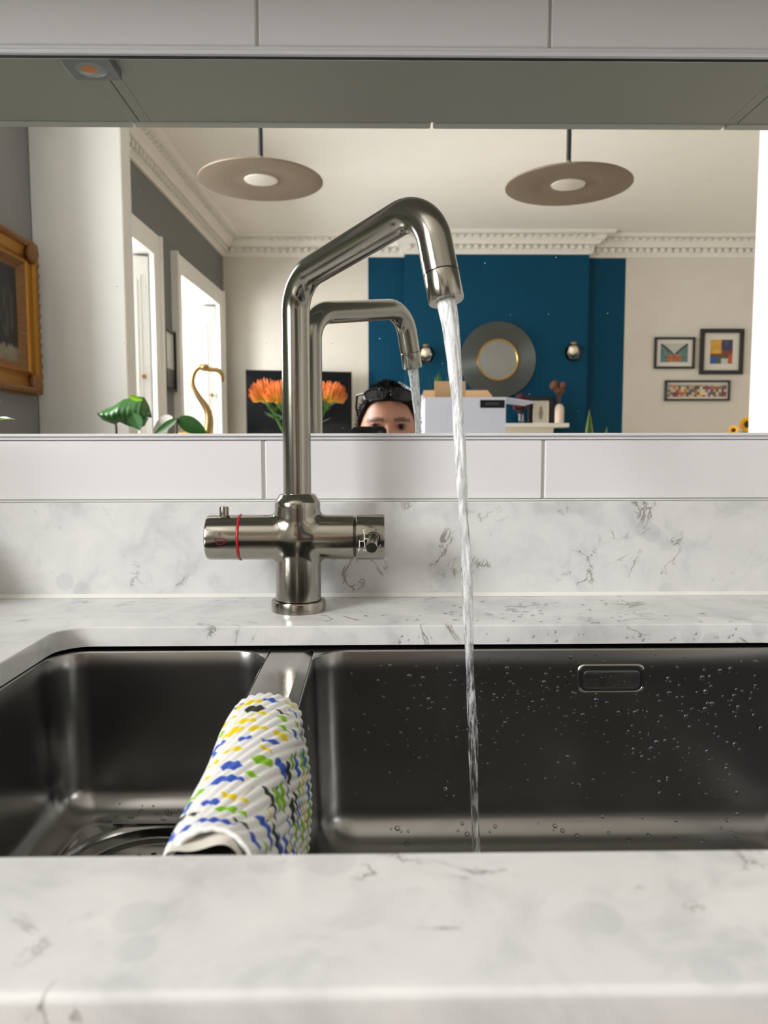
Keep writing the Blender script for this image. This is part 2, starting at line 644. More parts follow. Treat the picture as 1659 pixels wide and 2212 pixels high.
def slab():
    b = B()
    n, m = 10, 8
    inner = lambda d: rrect(CUTX0 - d, CUTX1 + d, CUTY0 - d, CUTY1 + d, 0.028 + d, n, m)
    ox0, ox1, oy0, oy1 = -1.69, 2.6, -0.6115, 0.0

    def outer(d):
        pts = []
        I = inner(0)
        # same point count: walk a plain rectangle with matching corner/edge split
        x0, x1, y0, y1 = ox0, ox1, oy0 + d, oy1
        for p in rrect(x0, x1, y0, y1, 0.0004, n, m): pts.append(p)
        return pts
    prof = []
    r1 = 0.0014
    for k in range(5):                      # rounded arris of the cut-out
        a = math.radians(90 * k / 4)
        prof.append((r1 * (1 - math.sin(a)), WZ1 - r1 * (1 - math.cos(a))))
    R = [[(*p, WZ0) for p in outer(0)], [(*p, WZ0) for p in inner(0)]]
    R.append([(*p, WZ1 - r1) for p in inner(0)])
    for k in range(1, 5):
        a = math.radians(90 * k / 4)
        R.append([(*p, WZ1 - r1 + r1 * math.sin(a)) for p in inner(r1 * (1 - math.cos(a)))])
    r2 = 0.0032                             # softer front arris
    for k in range(7):
        a = math.radians(90 * k / 6)
        R.append([(*p, WZ1 - r2 + r2 * math.cos(a)) for p in outer(r2 * (1 - math.sin(a)))])
    R.append([(*p, WZ0) for p in outer(0)])
    b.rings(R)
    return b


tag(slab().build('worktop', 'quartz', smooth=40), 'marbled white quartz worktop with a cut-out for the undermount sink', 'worktop')

# ---- kitchen side walls, wall stubs
def wall_with_hole(b, xa, xb, ya, yb, z0, z1, hy0, hy1, hz0, hz1):
    """wall running along y with one opening"""
    b.box(xa, xb, ya, hy0, z0, z1).box(xa, xb, hy1, yb, z0, z1).box(xa, xb, hy0, hy1, z0, hz0).box(xa, xb, hy0, hy1, hz1, z1)


b = B()
wall_with_hole(b, KX0 - .12, KX0, NY1, 0.006, 0, CH, -2.32, -1.12, 1.32, 2.78)
struct('wall_left', b, 'wall_grey', 'dark grey kitchen wall carrying the gilt framed painting', 'wall')
struct('wall_right', B().box(KX1, KX1 + .1, -2.93, 0.006, 0, CH), 'wall_white', 'white kitchen wall on the far side from the window', 'wall')
struct('wall_stub_left', B().box(KX0 + .001, -1.2365, NY1, NY0, 0, CH, 0.004), 'wall_white', 'pale wall stub beside the gilt framed painting', 'wall')
struct('wall_stub_right', B().box(2.005, LX1, NY1, -2.93, 0, CH, 0.004), 'wall_white', 'bright white wall stub beside the three small framed pictures', 'wall')

# ---- living room shell
W1 = (-4.365, -3.40)            # window openings along y (far, near)
W2 = (-6.165, -4.985)
WZB, WZT = 0.45, 2.335
b = B()


def skew_box(b, y0, y1, z0, z1, t0=0.0, t1=0.12):
    v = []
    for y in (y0, y1):
        for t in (t0, t1):
            for z in (z0, z1):
                v.append((lx(y) - t, y, z))
    b.add(v, [(0, 1, 3, 2), (4, 6, 7, 5), (0, 4, 5, 1), (2, 3, 7, 6), (0, 2, 6, 4), (1, 5, 7, 3)])


for y0, y1 in ((FY, W2[0]), (W2[1], W1[0]), (W1[1], NY1 + .001)):
    skew_box(b, y0, y1, 0, CH)
for y0, y1 in (W1, W2):
    skew_box(b, y0, y1, 0, WZB)
    skew_box(b, y0, y1, WZT, CH)
struct('wall_window_side', b, 'wall_grey', 'dark grey living room wall around the two tall windows', 'wall')
struct('wall_far', B().box(-2.0, LX1, FY - .1, FY, 0, CH), 'wall_cream', 'cream living room wall behind the television and pictures', 'wall')
struct('wall_living_right', B().box(LX1, LX1 + .1, FY, NY1, 0, CH), 'wall_cream', 'cream living room wall opposite the windows', 'wall')
struct('chimney_breast_wall', B().box(0.304, 2.002, FY, BY, 0, CH), 'wall_blue', 'deep teal painted chimney breast behind the round mirror', 'wall')
struct('wall_recess_left', B().box(-0.036, 0.304, FY, FY + .004, 0, 2.83), 'wall_blue', 'deep teal painted recess between television and chimney breast', 'wall')
struct('wall_recess_right', B().box(2.002, 2.38, FY, FY + .004, 0, 2.82), 'wall_blue', 'deep teal painted recess behind the snake plant', 'wall')

# windows of the living room: reveals, shutters, sashes
def window(name, W, label):
    yf, yn = W
    t = thing(name, label, 'window', (lx((yf + yn) / 2), (yf + yn) / 2, WZB), kind='structure')
    D = 0.40
    # architrave
    a = B()
    aw, at = 0.14, 0.035
    for (y0, y1, z0, z1) in ((yf - aw, yf, 0.0, WZT + aw), (yn, yn + aw, 0.0, WZT + aw), (yf, yn, WZT, WZT + aw)):
        if y1 > NY1: y1 = NY1 - .004
        if y1 <= y0: continue
        v = [(lx(y) + q, y, z) for y in (y0, y1) for q in (0.0005, at) for z in (z0, z1)]
        a.add(v, [(0, 1, 3, 2), (4, 6, 7, 5), (0, 4, 5, 1), (2, 3, 7, 6), (0, 2, 6, 4), (1, 5, 7, 3)])
        # outer bead
        if y1 - y0 < 0.5:
            yo = (y0, y0 + .03) if y0 < yf else (y1 - .03, y1)
            v = [(lx(y) + q, y, z) for y in yo for q in (at, at + .018) for z in (z0, z1)]
            a.add(v, [(0, 1, 3, 2), (4, 6, 7, 5), (0, 4, 5, 1), (2, 3, 7, 6), (0, 2, 6, 4), (1, 5, 7, 3)])
    a.build('architrave', 'joinery', t, smooth=0)
    # soffit, sill, near reveal
    xo_f, xo_n = lx(yf), lx(yn)
    sp = 0.13
    r = B()
    r.add([(xo_f, yf, WZT), (xo_n, yn, WZT), (xo_n - D, yn, WZT - .02), (xo_f - D, yf + sp, WZT - .02),
           (xo_f, yf, WZT + .02), (xo_n, yn, WZT + .02), (xo_n - D, yn, WZT + .02), (xo_f - D, yf + sp, WZT + .02)],
          [(0, 1, 2, 3), (4, 5, 6, 7), (0, 4, 5, 1), (1, 5, 6, 2), (2, 6, 7, 3), (3, 7, 4, 0)])
    r.box(xo_n - D, xo_n + .02, yf, yn, WZB - .03, WZB)
    r.box(xo_n - D, xo_n, yn, yn + .03, WZB, WZT)
    r.build('reveal', 'joinery', t, smooth=0)
    # folded shutter against the far splayed reveal: stiles, rails, raised panels and a brass knob
    o = Vector((xo_f - .004, yf + 0.004, WZB))
    uu = Vector((-D, sp, 0)).normalized()
    nn = Vector((uu.y, -uu.x, 0))
    if nn.y < 0: nn = -nn
    L = math.hypot(D, sp)

    def sbox(bb, u0, u1, n0, n1, z0, z1):
        v = [tuple(o + uu * a_ + nn * b_ + Vector((0, 0, z_ - WZB))) for a_ in (u0, u1) for b_ in (n0, n1) for z_ in (z0, z1)]
        bb.add(v, [(0, 1, 3, 2), (4, 6, 7, 5), (0, 4, 5, 1), (2, 3, 7, 6), (0, 2, 6, 4), (1, 5, 7, 3)])
    s = B()
    sbox(s, 0, L, -.03, 0, WZB, WZT - .02)
    sh = s.build('shutter', 'joinery', t, smooth=0)
    for (z0, z1) in ((WZB + .10, 1.25), (1.38, WZT - .14)):
        for (u0, u1) in ((.05, L * .46), (L * .54, L - .05)):
            s = B()
            sbox(s, u0, u1, 0, .006, z0, z1)
            sbox(s, u0 + .025, u1 - .025, .006, .014, z0 + .03, z1 - .03)
            s.build('panel', 'joinery', sh, smooth=0)
    k = o + uu * .045 + Vector((0, 0, 1.53 - WZB))
    B().tube([k, k + nn * .02, k + nn * .022, k + nn * .035], [.006, .006, .016, .012], 12).build('knob', 'brass', sh)
    # sash
    s = B()
    xs = xo_f - D - .01
    ya, yb = yf + sp, yn
    for y0, y1, z0, z1 in ((ya, ya + .06, WZB, WZT), (yb - .06, yb, WZB, WZT), (ya, yb, WZB, WZB + .08), (ya, yb, WZT - .07, WZT), (ya, yb, 1.36, 1.42)):
        s.box(xs - .05, xs, y0, y1, z0, z1)
    s.build('sash', 'joinery', t, smooth=0)
    B().box(xs - .03, xs - .025, ya, yb, WZB, WZT).build('pane', 'window_glass', t, smooth=0)
    return t


window('window_1', W1, 'tall shuttered window next to the pale wall stub')
window('window_2', W2, 'tall shuttered window next to the far corner by the television')

# kitchen window beside the worktop, outside the picture
t = thing('window_3', 'kitchen window above the worktop end, lighting the tap from the side', 'window', (KX0, -1.72, 1.32), kind='structure')
s = B()
for y0, y1, z0, z1 in ((-2.32, -2.26, 1.32, 2.78), (-1.18, -1.12, 1.32, 2.78), (-2.32, -1.12, 1.32, 1.38), (-2.32, -1.12, 2.72, 2.78), (-1.75, -1.69, 1.32, 2.78)):
    s.box(KX0 - .11, KX0 - .05, y0, y1, z0, z1, .004)
s.build('frame', 'joinery', t)
B().box(KX0 - .085, KX0 - .08, -2.30, -1.14, 1.34, 2.76).build('pane', 'window_glass', t, smooth=0)
B().box(KX0 - .05, KX0 + .04, -2.34, -1.10, 1.30, 1.32, .003).build('sill', 'joinery', t)

# ---- cornice with dentils
def cornice(name, path, label, dent=True):
    """profile swept along a plan poly-line; the room lies to the left of the direction of travel"""
    prof = [(0, 2.825), (.018, 2.825), (.022, 2.842), (.034, 2.850), (.036, 2.902), (.072, 2.905), (.080, 2.918), (.098, 2.935), (.118, 2.945), (.122, 2.972), (.175, 2.976), (.19, 2.985), (.195, CH)]
    P = [Vector((p[0], p[1], 0)) for p in path]
    rs = []
    for i, p in enumerate(P):
        dirs = []
        if i > 0: dirs.append((p - P[i - 1]).normalized())
        if i < len(P) - 1: dirs.append((P[i + 1] - p).normalized())
        ns = [Vector((-d.y, d.x, 0)) for d in dirs]
        if len(ns) == 1: mv = ns[0]
        else:
            mv = (ns[0] + ns[1])
            mv = mv / (1 + ns[0].dot(ns[1]))
        rs.append([(p.x + mv.x * o, p.y + mv.y * o, z) for o, z in prof])
    bb = B().rings(rs, False)
    o = tag(bb.build(name, 'plaster', smooth=20), label, 'cornice', kind='structure')
    src = src2 = None
    for a, c in zip(P, P[1:]):
        L = (c - a).length
        d = (c - a) / L
        n = Vector((-d.y, d.x, 0))
        k = int(L / 0.066)
        if k < 3: continue
        for i in range(k):
            q = a + d * ((i + .5) * L / k)
            for (row, off, dep, z0, z1, wd) in ((0, .036, .030, 2.862, 2.900, .036), (1, .122, .030, 2.947, 2.970, .030)):
                key = (row, round(d.x, 3))
                if key not in CORN:
                    v = [(q + d * sx * wd / 2 + n * (off + sn * dep - .004)) + Vector((0, 0, z)) for sx in (-1, 1) for sn in (0, 1) for z in (z0, z1)]
                    oo = B().add(v, [(0, 1, 3, 2), (4, 6, 7, 5), (0, 4, 5, 1), (2, 3, 7, 6), (0, 2, 6, 4), (1, 5, 7, 3)]).build('dentil', 'plaster', o, smooth=0)
                    CORN[key] = (oo, q.copy(), ORG[o.name])
                else:
                    oo, q0, og = CORN[key]
                    cp = bpy.data.objects.new('dentil', oo.data)
                    COL.objects.link(cp)
                    cp.parent = o
                    cp.location = Vector(og) - Vector(ORG[o.name]) + (q - q0)
    return o


CORN = {}
cornice('trim_5', [(lx(FY) , FY), (lx(NY1), NY1)][::-1], 'white dentil cornice above the window wall')
cornice('trim_6', [(lx(FY), FY), (.304, FY), (.304, BY), (2.002, BY), (2.002, FY), (LX1, FY)], 'white dentil cornice stepping around the chimney breast')
struct('baseboard_far', B().box(-1.38, -.04, FY, FY + .02, 0, .16, .004), 'joinery', 'white skirting board below the television', 'skirting')
struct('baseboard_pictures', B().box(2.4, LX1, FY, FY + .02, 0, .16, .004), 'joinery', 'white skirting board below the three framed prints', 'skirting')

# ================================================================== sink
SY0, SY1 = -0.5300, -0.1575
ZT = 0.8792
sink = thing('kitchen_sink', 'dark brushed steel double bowl sink set under the quartz worktop', 'sink', (0.05, -0.34, 0.68))


def bowl(x0, x1, zf, dc, dr, rc, rf, name):
    n, m = 10, 8
    R = []
    rr = lambda d, z: [(p[0], p[1], z) for p in rrect(x0 + d, x1 - d, SY0 + d, SY1 - d, max(rc - d * .6, .004), n, m)]
    R.append(rr(0.0, ZT))
    R.append(rr(0.0006, ZT - .0004))
    R.append(rr(0.0012, ZT - .0016))
    for k in range(1, 9):
        R.append(rr(0.0012 + .004 * k / 8, ZT - .0016 - (ZT - .0016 - zf - rf) * k / 8))
    for k in range(1, 13):
        a = math.radians(90 * k / 12)
        R.append(rr(0.0052 + rf * (1 - math.cos(a)), zf + rf * (1 - math.sin(a))))
    last = R[-1]
    circ = []
    cx, cy = dc
    for p in last:
        a = math.atan2(p[1] - cy, p[0] - cx)
        circ.append((cx + dr * math.cos(a), cy + dr * math.sin(a), zf - .004))
    for k in range(1, 9):
        t = k / 8
        s = t
        R.append([(p[0] + (c[0] - p[0]) * t, p[1] + (c[1] - p[1]) * t, p[2] + (c[2] - p[2]) * s) for p, c in zip(last, circ)])
    o = B().rings(R).build(name, 'sink_steel', sink, smooth=60)
    # drain: stepped ring, then a perforated strainer basket
    ring = B().lathe([(dr + .001, zf - .0036), (dr - .001, zf - .0030), (dr - .003, zf - .0042), (dr - .0045, zf - .0075), (dr - .018, zf - .0085),
                      (dr - .0195, zf - .0070), (dr - .0215, zf - .0078), (dr - .0225, zf - .013)], (cx, cy, 0), 'z', 64)
    ring.build('drain_ring', 'sink_steel', sink)
    hs = B()
    rb = dr - .023
    hs.lathe([(rb, zf - .013), (rb - .002, zf - .0105), (rb - .004, zf - .0105), (.016, zf - .0120), (.014, zf - .0120), (.012, zf - .006), (.0001, zf - .005)], (cx, cy, 0), 'z', 64)
    st = hs.build('strainer', 'sink_top_steel', sink)
    src = None
    for k in range(16):
        a = 2 * PI * k / 16
        px, py = cx + .030 * math.cos(a), cy + .030 * math.sin(a)
        B().lathe([(.0001, zf - .01085), (.0022, zf - .01085), (.0022, zf - .0112)], (px, py, 0), 'z', 10).build('hole', 'black_gap', st)
    return o


bowl(-0.2782, -0.0910, 0.7370, (-0.180, -0.2480), 0.0705, 0.030, 0.026, 'bowl')
bowl(-0.0520, 0.3830, 0.7100, (0.17, -0.345), 0.0705, 0.032, 0.030, 'bowl')
# rim flange under the worktop, and the bridge between the bowls
fl = B()
for (x0, x1, y0, y1) in ((-.300, .405, SY1, SY1 + .020), (-.300, .405, SY0 - .012, SY0), (-.300, -.2782, SY0, SY1), (.3830, .405, SY0, SY1)):
    fl.box(x0, x1, y0, y1, ZT - .0012, ZT)
fl.build('flange', 'dark_steel', sink, smooth=0)
dv = B()
prof = [(-.0912, ZT - .012), (-.0912, ZT - .0014), (-.0906, ZT - .0004), (-.0895, ZT), (-.0606, ZT), (-.0598, ZT - .0002), (-.0532, ZT - .0022), (-.0518, ZT - .0034), (-.0518, ZT - .012)]
dv.rings([[(x, y, z) for x, z in prof] for y in (SY1 + .0, -.25, -.40, SY0)], False)
dv.build('divider', 'sink_top_steel', sink, smooth=12)
# rounded corner fills between bowl corners and rim


def corner_fill(cx, cy, r, qx, qy):
    """flat web between a square corner and the rounded bowl corner"""
    pts = [(cx + qx * r, cy + qy * r)]
    for k in range(11):
        a = math.radians(90 * k / 10)
        pts.append((cx + qx * r * math.cos(a), cy + qy * r * math.sin(a)))
    v = [(p[0], p[1], ZT - .0001) for p in pts]
    B().add(v, [(0, i, i + 1) for i in range(1, 11)]).build('corner_web', 'sink_top_steel', sink, smooth=0)


for (x0, x1, rc) in ((-.2782, -.0910, .030), (-.0520, .3830, .032)):
    for qx, xx in ((-1, x0 + rc), (1, x1 - rc)):
        for qy, yy in ((-1, SY0 + rc), (1, SY1 - rc)):
            corner_fill(xx, yy, rc, qx, qy)

# overflow: recessed slot with a floating cover plate on the back wall of the large bowl
yb = SY1 - .0020
ov = B()
cxo, czo, hw, hh = 0.2112, 0.8522, 0.0292, 0.0122
ro = lambda d, y: [(p[0], y, p[1]) for p in rrect(cxo - hw + d, cxo + hw - d, czo - hh + d, czo + hh - d, .0065 - d * .5, 8, 4)]
ov.rings([ro(-.0012, yb + .0004), ro(-.0004, yb - .0006), ro(.0004, yb - .0010), ro(.0012, yb - .0006), ro(.0016, yb + .0004)])
slot = ov.build('overflow_rim', 'sink_top_steel', sink, smooth=60)
ov = B()
ov.rings([ro(.0014, yb - .0002), ro(.0014, yb + .003)], True, True, False)
ov.build('slot', 'black_gap', slot, smooth=0)
ov = B()
ov.rings([ro(.0040, yb + .001), ro(.0040, yb - .0020), ro(.0044, yb - .0026), ro(.0050, yb - .0028)], True, False, True)
pl = ov.build('cover_plate', 'sink_steel', slot, smooth=30)
ov = B()
yq = yb - .00292
ov.box(cxo - .0125, cxo + .0120, yq, yq + .0003, czo - .0010, czo + .0062)
ov.build('badge', 'sink_steel', slot, smooth=0)


# ================================================================== lettering strokes
LET = {'F': [[(0, 0), (0, 1), (.7, 1)], [(0, .52), (.6, .52)]], 'H': [[(0, 0), (0, 1)], [(.7, 0), (.7, 1)], [(0, .5), (.7, .5)]],
       'C': [[(.7, .85), (.5, 1), (.2, 1), (0, .75), (0, .25), (.2, 0), (.5, 0), (.7, .15)]],
       'R': [[(0, 0), (0, 1), (.5, 1), (.68, .85), (.68, .65), (.5, .5), (0, .5)], [(.35, .5), (.7, 0)]],
       'A': [[(0, 0), (.35, 1), (.7, 0)], [(.15, .38), (.55, .38)]], 'N': [[(0, 0), (0, 1), (.7, 0), (.7, 1)]],
       'K': [[(0, 0), (0, 1)], [(.68, 1), (0, .42)], [(.25, .62), (.7, 0)]], 'E': [[(.65, 0), (0, 0), (0, 1), (.65, 1)], [(0, .52), (.55, .52)]]}


def strokes(b, lines, width, place, th=0.00012):
    """flat ribbon along poly-lines given in 2-D; place(u, v, lift) puts them on the surface"""
    for ln in lines:
        fine = [ln[0]]
        for p, q in zip(ln, ln[1:]):
            d = math.hypot(q[0] - p[0], q[1] - p[1])
            n = max(1, int(d / 0.0008))
            fine += [(p[0] + (q[0] - p[0]) * i / n, p[1] + (q[1] - p[1]) * i / n) for i in range(1, n + 1)]
        rs = []
        for i, p in enumerate(fine):
            a, c = fine[max(0, i - 1)], fine[min(len(fine) - 1, i + 1)]
            dx, dy = c[0] - a[0], c[1] - a[1]
            L = math.hypot(dx, dy) or 1
            nx, ny = -dy / L * width / 2, dx / L * width / 2
            rs.append([place(p[0] + nx, p[1] + ny, th), place(p[0] - nx, p[1] - ny, th), place(p[0] - nx, p[1] - ny, -th), place(p[0] + nx, p[1] + ny, -th)])
        b.rings(rs, True, True, True)


def word(text, x, y, h, gap=0.95):
    out = []
    for i, ch in enumerate(text):
        out += [[(x + i * h * gap + p[0] * h, y + p[1] * h) for p in ln] for ln in LET[ch]]
    return out


b = B()
strokes(b, word('FRANKE', cxo - .0105, czo + .0008, .0036, 1.0), .0005, lambda u, v, l: (u, yq - .00005 - l, v), .00006)
b.build('lettering', 'faint_print', slot, smooth=0)

# ================================================================== tap
TX, TY = -0.0722, -0.0870
TZ = 0.9713
RB, RH, RPIPE = 0.0218, 0.0216, 0.0134
tap = thing('mixer_tap', 'brushed nickel boiling water tap with angular spout and cross handles behind the sink', 'tap', (TX, TY, 0.9))
B().lathe([(.0001, .9), (.0258, .9), (.0262, .9004), (.0262, .9094), (.0258, .9102), (.0222, .9104)], (TX, TY, 0), 'z', 72).build('base_ring', 'brushed_nickel', tap)


def body_sdf():
    """cross of two cylinders with a soft fillet, polygonised as a surface net"""
    h = 0.0009
    xs = np.arange(TX - .0400, TX + .0400 + h, h)
    ys = np.arange(TY - .0250, TY + .0250 + h, h)
    zs = np.arange(TZ - .0330, TZ + .0300 + h, h)

    def sdf(x, y, z):
        a = np.sqrt((x - TX) ** 2 + (y - TY) ** 2) - RB
        c = np.sqrt((y - TY) ** 2 + (z - TZ) ** 2) - RH
        k = 0.006
        hh = np.clip(0.5 + 0.5 * (c - a) / k, 0, 1)
        return c * (1 - hh) + a * hh - k * hh * (1 - hh)
    X, Y, Z = np.meshgrid(xs, ys, zs, indexing='ij')
    S = sdf(X, Y, Z)
    ins = S < 0
    nx, ny, nz = (n - 1 for n in S.shape)
    cnt = np.zeros((nx, ny, nz), int)
    for i in (0, 1):
        for j in (0, 1):
            for k in (0, 1):
                cnt += ins[i:i + nx, j:j + ny, k:k + nz]
    act = (cnt > 0) & (cnt < 8)
    ids = -np.ones(act.shape, int)
    ids[act] = np.arange(act.sum())
    c = np.argwhere(act)
    P = np.stack([xs[c[:, 0]], ys[c[:, 1]], zs[c[:, 2]]], 1) + h / 2
    e = 1e-5
    for _ in range(6):
        d = sdf(*P.T)
        g = np.stack([(sdf(*(P + np.eye(3)[q] * e).T) - d) / e for q in range(3)], 1)
        P = P - g * (d / np.maximum((g ** 2).sum(1), 1e-6))[:, None]
    F_ = []
    for ax in range(3):
        sl0 = [slice(None)] * 3
        sl1 = [slice(None)] * 3
        sl0[ax], sl1[ax] = slice(0, -1), slice(1, None)
        ch = np.argwhere(ins[tuple(sl0)] != ins[tuple(sl1)])
        o1, o2 = [q for q in range(3) if q != ax]
        ok = (ch[:, o1] > 0) & (ch[:, o2] > 0) & (ch[:, o1] < act.shape[o1]) & (ch[:, o2] < act.shape[o2])
        ch = ch[ok]
        q = []
        for d1, d2 in ((0, 0), (1, 0), (1, 1), (0, 1)):
            cc = ch.copy()
            cc[:, o1] -= d1
            cc[:, o2] -= d2
            q.append(ids[cc[:, 0], cc[:, 1], cc[:, 2]])
        q = np.stack(q, 1)
        F_.append(q[(q >= 0).all(1)])
    F_ = np.concatenate(F_)
    return P, F_


P_, F_ = body_sdf()
bd = B().add(P_.tolist(), [tuple(int(i) for i in f) for f in F_])
bd.lathe([(RB - .0006, .9104), (RB, .9110), (RB, TZ - .0325)], (TX, TY, 0), 'z', 96)
bd.lathe([(RB, TZ + .0292), (RB, 1.0052), (RB - .0004, 1.0060), (.0172, 1.0126), (.0160, 1.0132), (RPIPE - .0004, 1.0134)], (TX, TY, 0), 'z', 96)
bd.lathe([(RH, TX - .0395), (RH, -.1255), (RH - .0006, -.1258), (.001, -.1258)], (0, TY, TZ), 'x', 96)
bd.lathe([(RH, TX + .0395), (RH, -.0186), (RH - .0005, -.0181), (.001, -.0181)], (0, TY, TZ), 'x', 96)
bd.build('body', 'brushed_nickel_body', tap, smooth=35)

ang = math.radians(50.06)
U = Vector((math.cos(ang), -math.sin(ang), 0))


def SP(s, z):
    return Vector((TX, TY, 0)) + U * s + Vector((0, 0, z))


tip = SP(.199, 1.1655)
ndir = (SP(.199, 1.1655) - SP(.1778, 1.2425)).normalized()
path = fillet_path([SP(0, 1.008), SP(0, 1.2130), SP(.1778, 1.2425), tip - ndir * .0222], [.036, .036], 24)
B().tube(densify(path, .006), RPIPE, 56, True).build('spout', 'brushed_nickel', tap, smooth=50)
# outlet sleeve and aerator
q0 = tip - ndir * .0219
sl = B()
sl.tube([q0, q0 + ndir * .0004, q0 + ndir * .0008, tip - ndir * .0008, tip - ndir * .0002, tip, tip - ndir * .0002, tip + ndir * -.003],
        [RPIPE - .0005, RPIPE - .0001, RPIPE, RPIPE, RPIPE - .0004, RPIPE - .0010, RPIPE - .0028, RPIPE - .0030], 56, False)
out = sl.build('outlet', 'brushed_nickel', tap, smooth=40)
B().tube([tip - ndir * .0010, tip - ndir * .0018, tip - ndir * .003], [RPIPE - .0026, RPIPE - .0042, RPIPE - .0043], 40, False).build('aerator', 'black_plastic', out)
B().tube([tip - ndir * .0032, tip - ndir * .0030], [RPIPE - .0032, RPIPE - .0032], 40, True).build('aerator_mesh', 'dark_steel', out)

# left handle: boiling water knob with red ring, safety pin and cup mark
kn = B().lathe([(.001, -.1281), (RH - .0004, -.1281), (RH, -.1284), (RH, -.1560), (RH - .0006, -.1578), (RH - .0020, -.1588), (.001, -.1590)], (0, TY, TZ), 'x', 96)
kn = kn.build('boiling_handle', 'brushed_nickel_x', tap)
B().lathe([(RH - .002, -.1256), (RH + .0005, -.1258), (RH + .0008, -.1264), (RH + .0008, -.1274), (RH + .0005, -.1280), (RH - .002, -.1282)], (0, TY, TZ), 'x', 96).build('red_ring', 'red_rubber', tap)
B().lathe([(.0046, TZ + .0195), (.0046, TZ + .0285), (.0043, TZ + .0294), (.0036, TZ + .0298), (.0001, TZ + .0298)], (-.1426, TY, 0), 'z', 32).build('safety_pin', 'brushed_nickel', kn)


def on_cyl(r):
    def f(u, v, l):
        v = max(-r * .98, min(r * .98, v))
        a = math.asin(v / r)
        return (u, TY - (r + l) * math.cos(a), TZ + (r + l) * math.sin(a))
    return f


b = B()
cx0, cz0 = -.1432, -.0008
cup = [[(cx0 - .0042, cz0 + .0020), (cx0 - .0040, cz0 - .0010), (cx0 - .0024, cz0 - .0034), (cx0 + .0022, cz0 - .0034), (cx0 + .0040, cz0 - .0010), (cx0 + .0042, cz0 + .0020), (cx0 - .0042, cz0 + .0020)],
       [(cx0 + .0041, cz0 + .0010), (cx0 + .0062, cz0 + .0006), (cx0 + .0056, cz0 - .0012), (cx0 + .0034, cz0 - .0022)],
       [(cx0 - .0038, cz0 - .0002), (cx0 + .0038, cz0 - .0002)]]
strokes(b, cup, .0009, on_cyl(RH))
steam = [[(cx0 + .0004, cz0 + .0040), (cx0 - .0010, cz0 + .0054), (cx0 + .0002, cz0 + .0068), (cx0 - .0002, cz0 + .0082)], [(cx0 + .0010, cz0 + .0042), (cx0 + .0014, cz0 + .0056), (cx0 + .0004, cz0 + .0066)]]
strokes(b, steam, .0007, on_cyl(RH))
b.build('cup_mark', 'red_print', kn, smooth=0)

# right handle: neck, knob with lever and C / H / F marks
B().lathe([(RH - .0020, -.0182), (RH - .0020, -.0152)], (0, TY, TZ), 'x', 72).build('handle_neck', 'dark_steel', tap)
RK = 0.0219
hd = B().lathe([(.001, -.0160), (RK - .0006, -.0160), (RK, -.0154), (RK, .0100), (RK - .0004, .0108), (RK - .0012, .0112), (.001, .0112)], (0, TY, TZ), 'x', 96).build('mixer_handle', 'brushed_nickel_x', tap)
la = Vector((.0002, TY - .0185, TZ + .0010))
lb = Vector((-.0010, TY - .0480, TZ - .0045))
ld = (lb - la).normalized()
B().tube([la, lb - ld * .0006, lb, lb], [.0052, .0052, .0047, .0001], 36, False).build('lever', 'brushed_nickel', hd)
ringp = []
for k in range(25):
    a = 2 * PI * k / 24
    ringp.append((.0004 + .0062 * math.cos(a), .0006 + .0062 * math.sin(a)))
b = B()
strokes(b, [ringp], .0010, on_cyl(RK))
b.build('lever_hole_shade', 'black_plastic', hd, smooth=0)  # black ring stands for the shade inside the lever's hole
b = B()
mk = [[(-.0080, .0050), (-.0080, .0000), (-.0085, -.0014), (-.0126, -.0018)], [(-.0126, -.0018), (-.0126, -.0076)], [(-.0085, -.0014), (-.0076, -.0034), (-.0075, -.0080)], [(-.0080, .0000), (-.0050, .0012)],
      [(.0072, -.0050), (.0068, -.0066), (.0056, -.0070)]]
strokes(b, mk, .0008, on_cyl(RK))
strokes(b, [[(-.0127, -.0013), (-.0122, -.0013)]], .0014, on_cyl(RK))
strokes(b, word('C', -.0090, .0062, .0028), .0005, on_cyl(RK))
strokes(b, word('F', -.0136, -.0118, .0030), .0006, on_cyl(RK))
strokes(b, word('H', -.0086, -.0118, .0030), .0006, on_cyl(RK))
b.build('handle_marks', 'white_print', hd, smooth=0)

# ================================================================== running water
def stream():
    v0, T = 0.55, math.radians(15)
    wid = [(1.1655, 14.6), (1.13, 11.6), (1.09, 8.6), (1.05, 7.4), (1.0, 7.6), (.97, 8.0), (.94, 7.0), (.90, 6.6), (.85, 6.4), (.80, 6.2), (.75, 5.8), (.68, 5.6)]
    hs = [-a for a, _ in wid]
    ws = [b_ / 2000 for _, b_ in wid]
    rs = []
    t = -0.004
    nseg = 40
    while True:
        z = 1.1655 - v0 * math.cos(T) * t - 4.905 * t * t
        c = SP(.199 + v0 * math.sin(T) * t, z)
        r = float(np.interp(-z, hs, ws))
        ring = []
        sw = .0011 * mnoise.noise((3.1, 0, z * 14)) * min(1, (1.1655 - z) / .1 + .1)
        tw = z * 9
        for k in range(nseg):
            a = 2 * PI * k / nseg
            am = .16 if z > 1.0 else .13
            d = 1 + am * mnoise.noise((2.3 * math.cos(a + tw), 2.3 * math.sin(a + tw), z * 22)) + .10 * mnoise.noise((5 * math.cos(a), 5 * math.sin(a), z * 60))
            d *= 1 + .12 * math.cos(2 * (a + z * 30)) * min(1, max(0, (1.14 - z) / .05))
            ring.append((c.x + sw + r * d * math.cos(a), c.y + r * d * math.sin(a), z))
        rs.append(ring)
        if z < .7080: break
        t += 0.0016 / (v0 + 9.8 * max(t, 0))
    B_ = B().rings(rs, True, True, True)
    return B_


tag(stream().build('water_stream', 'running_water', smooth=180), 'stream of water running from the tap spout into the large sink bowl', 'water')

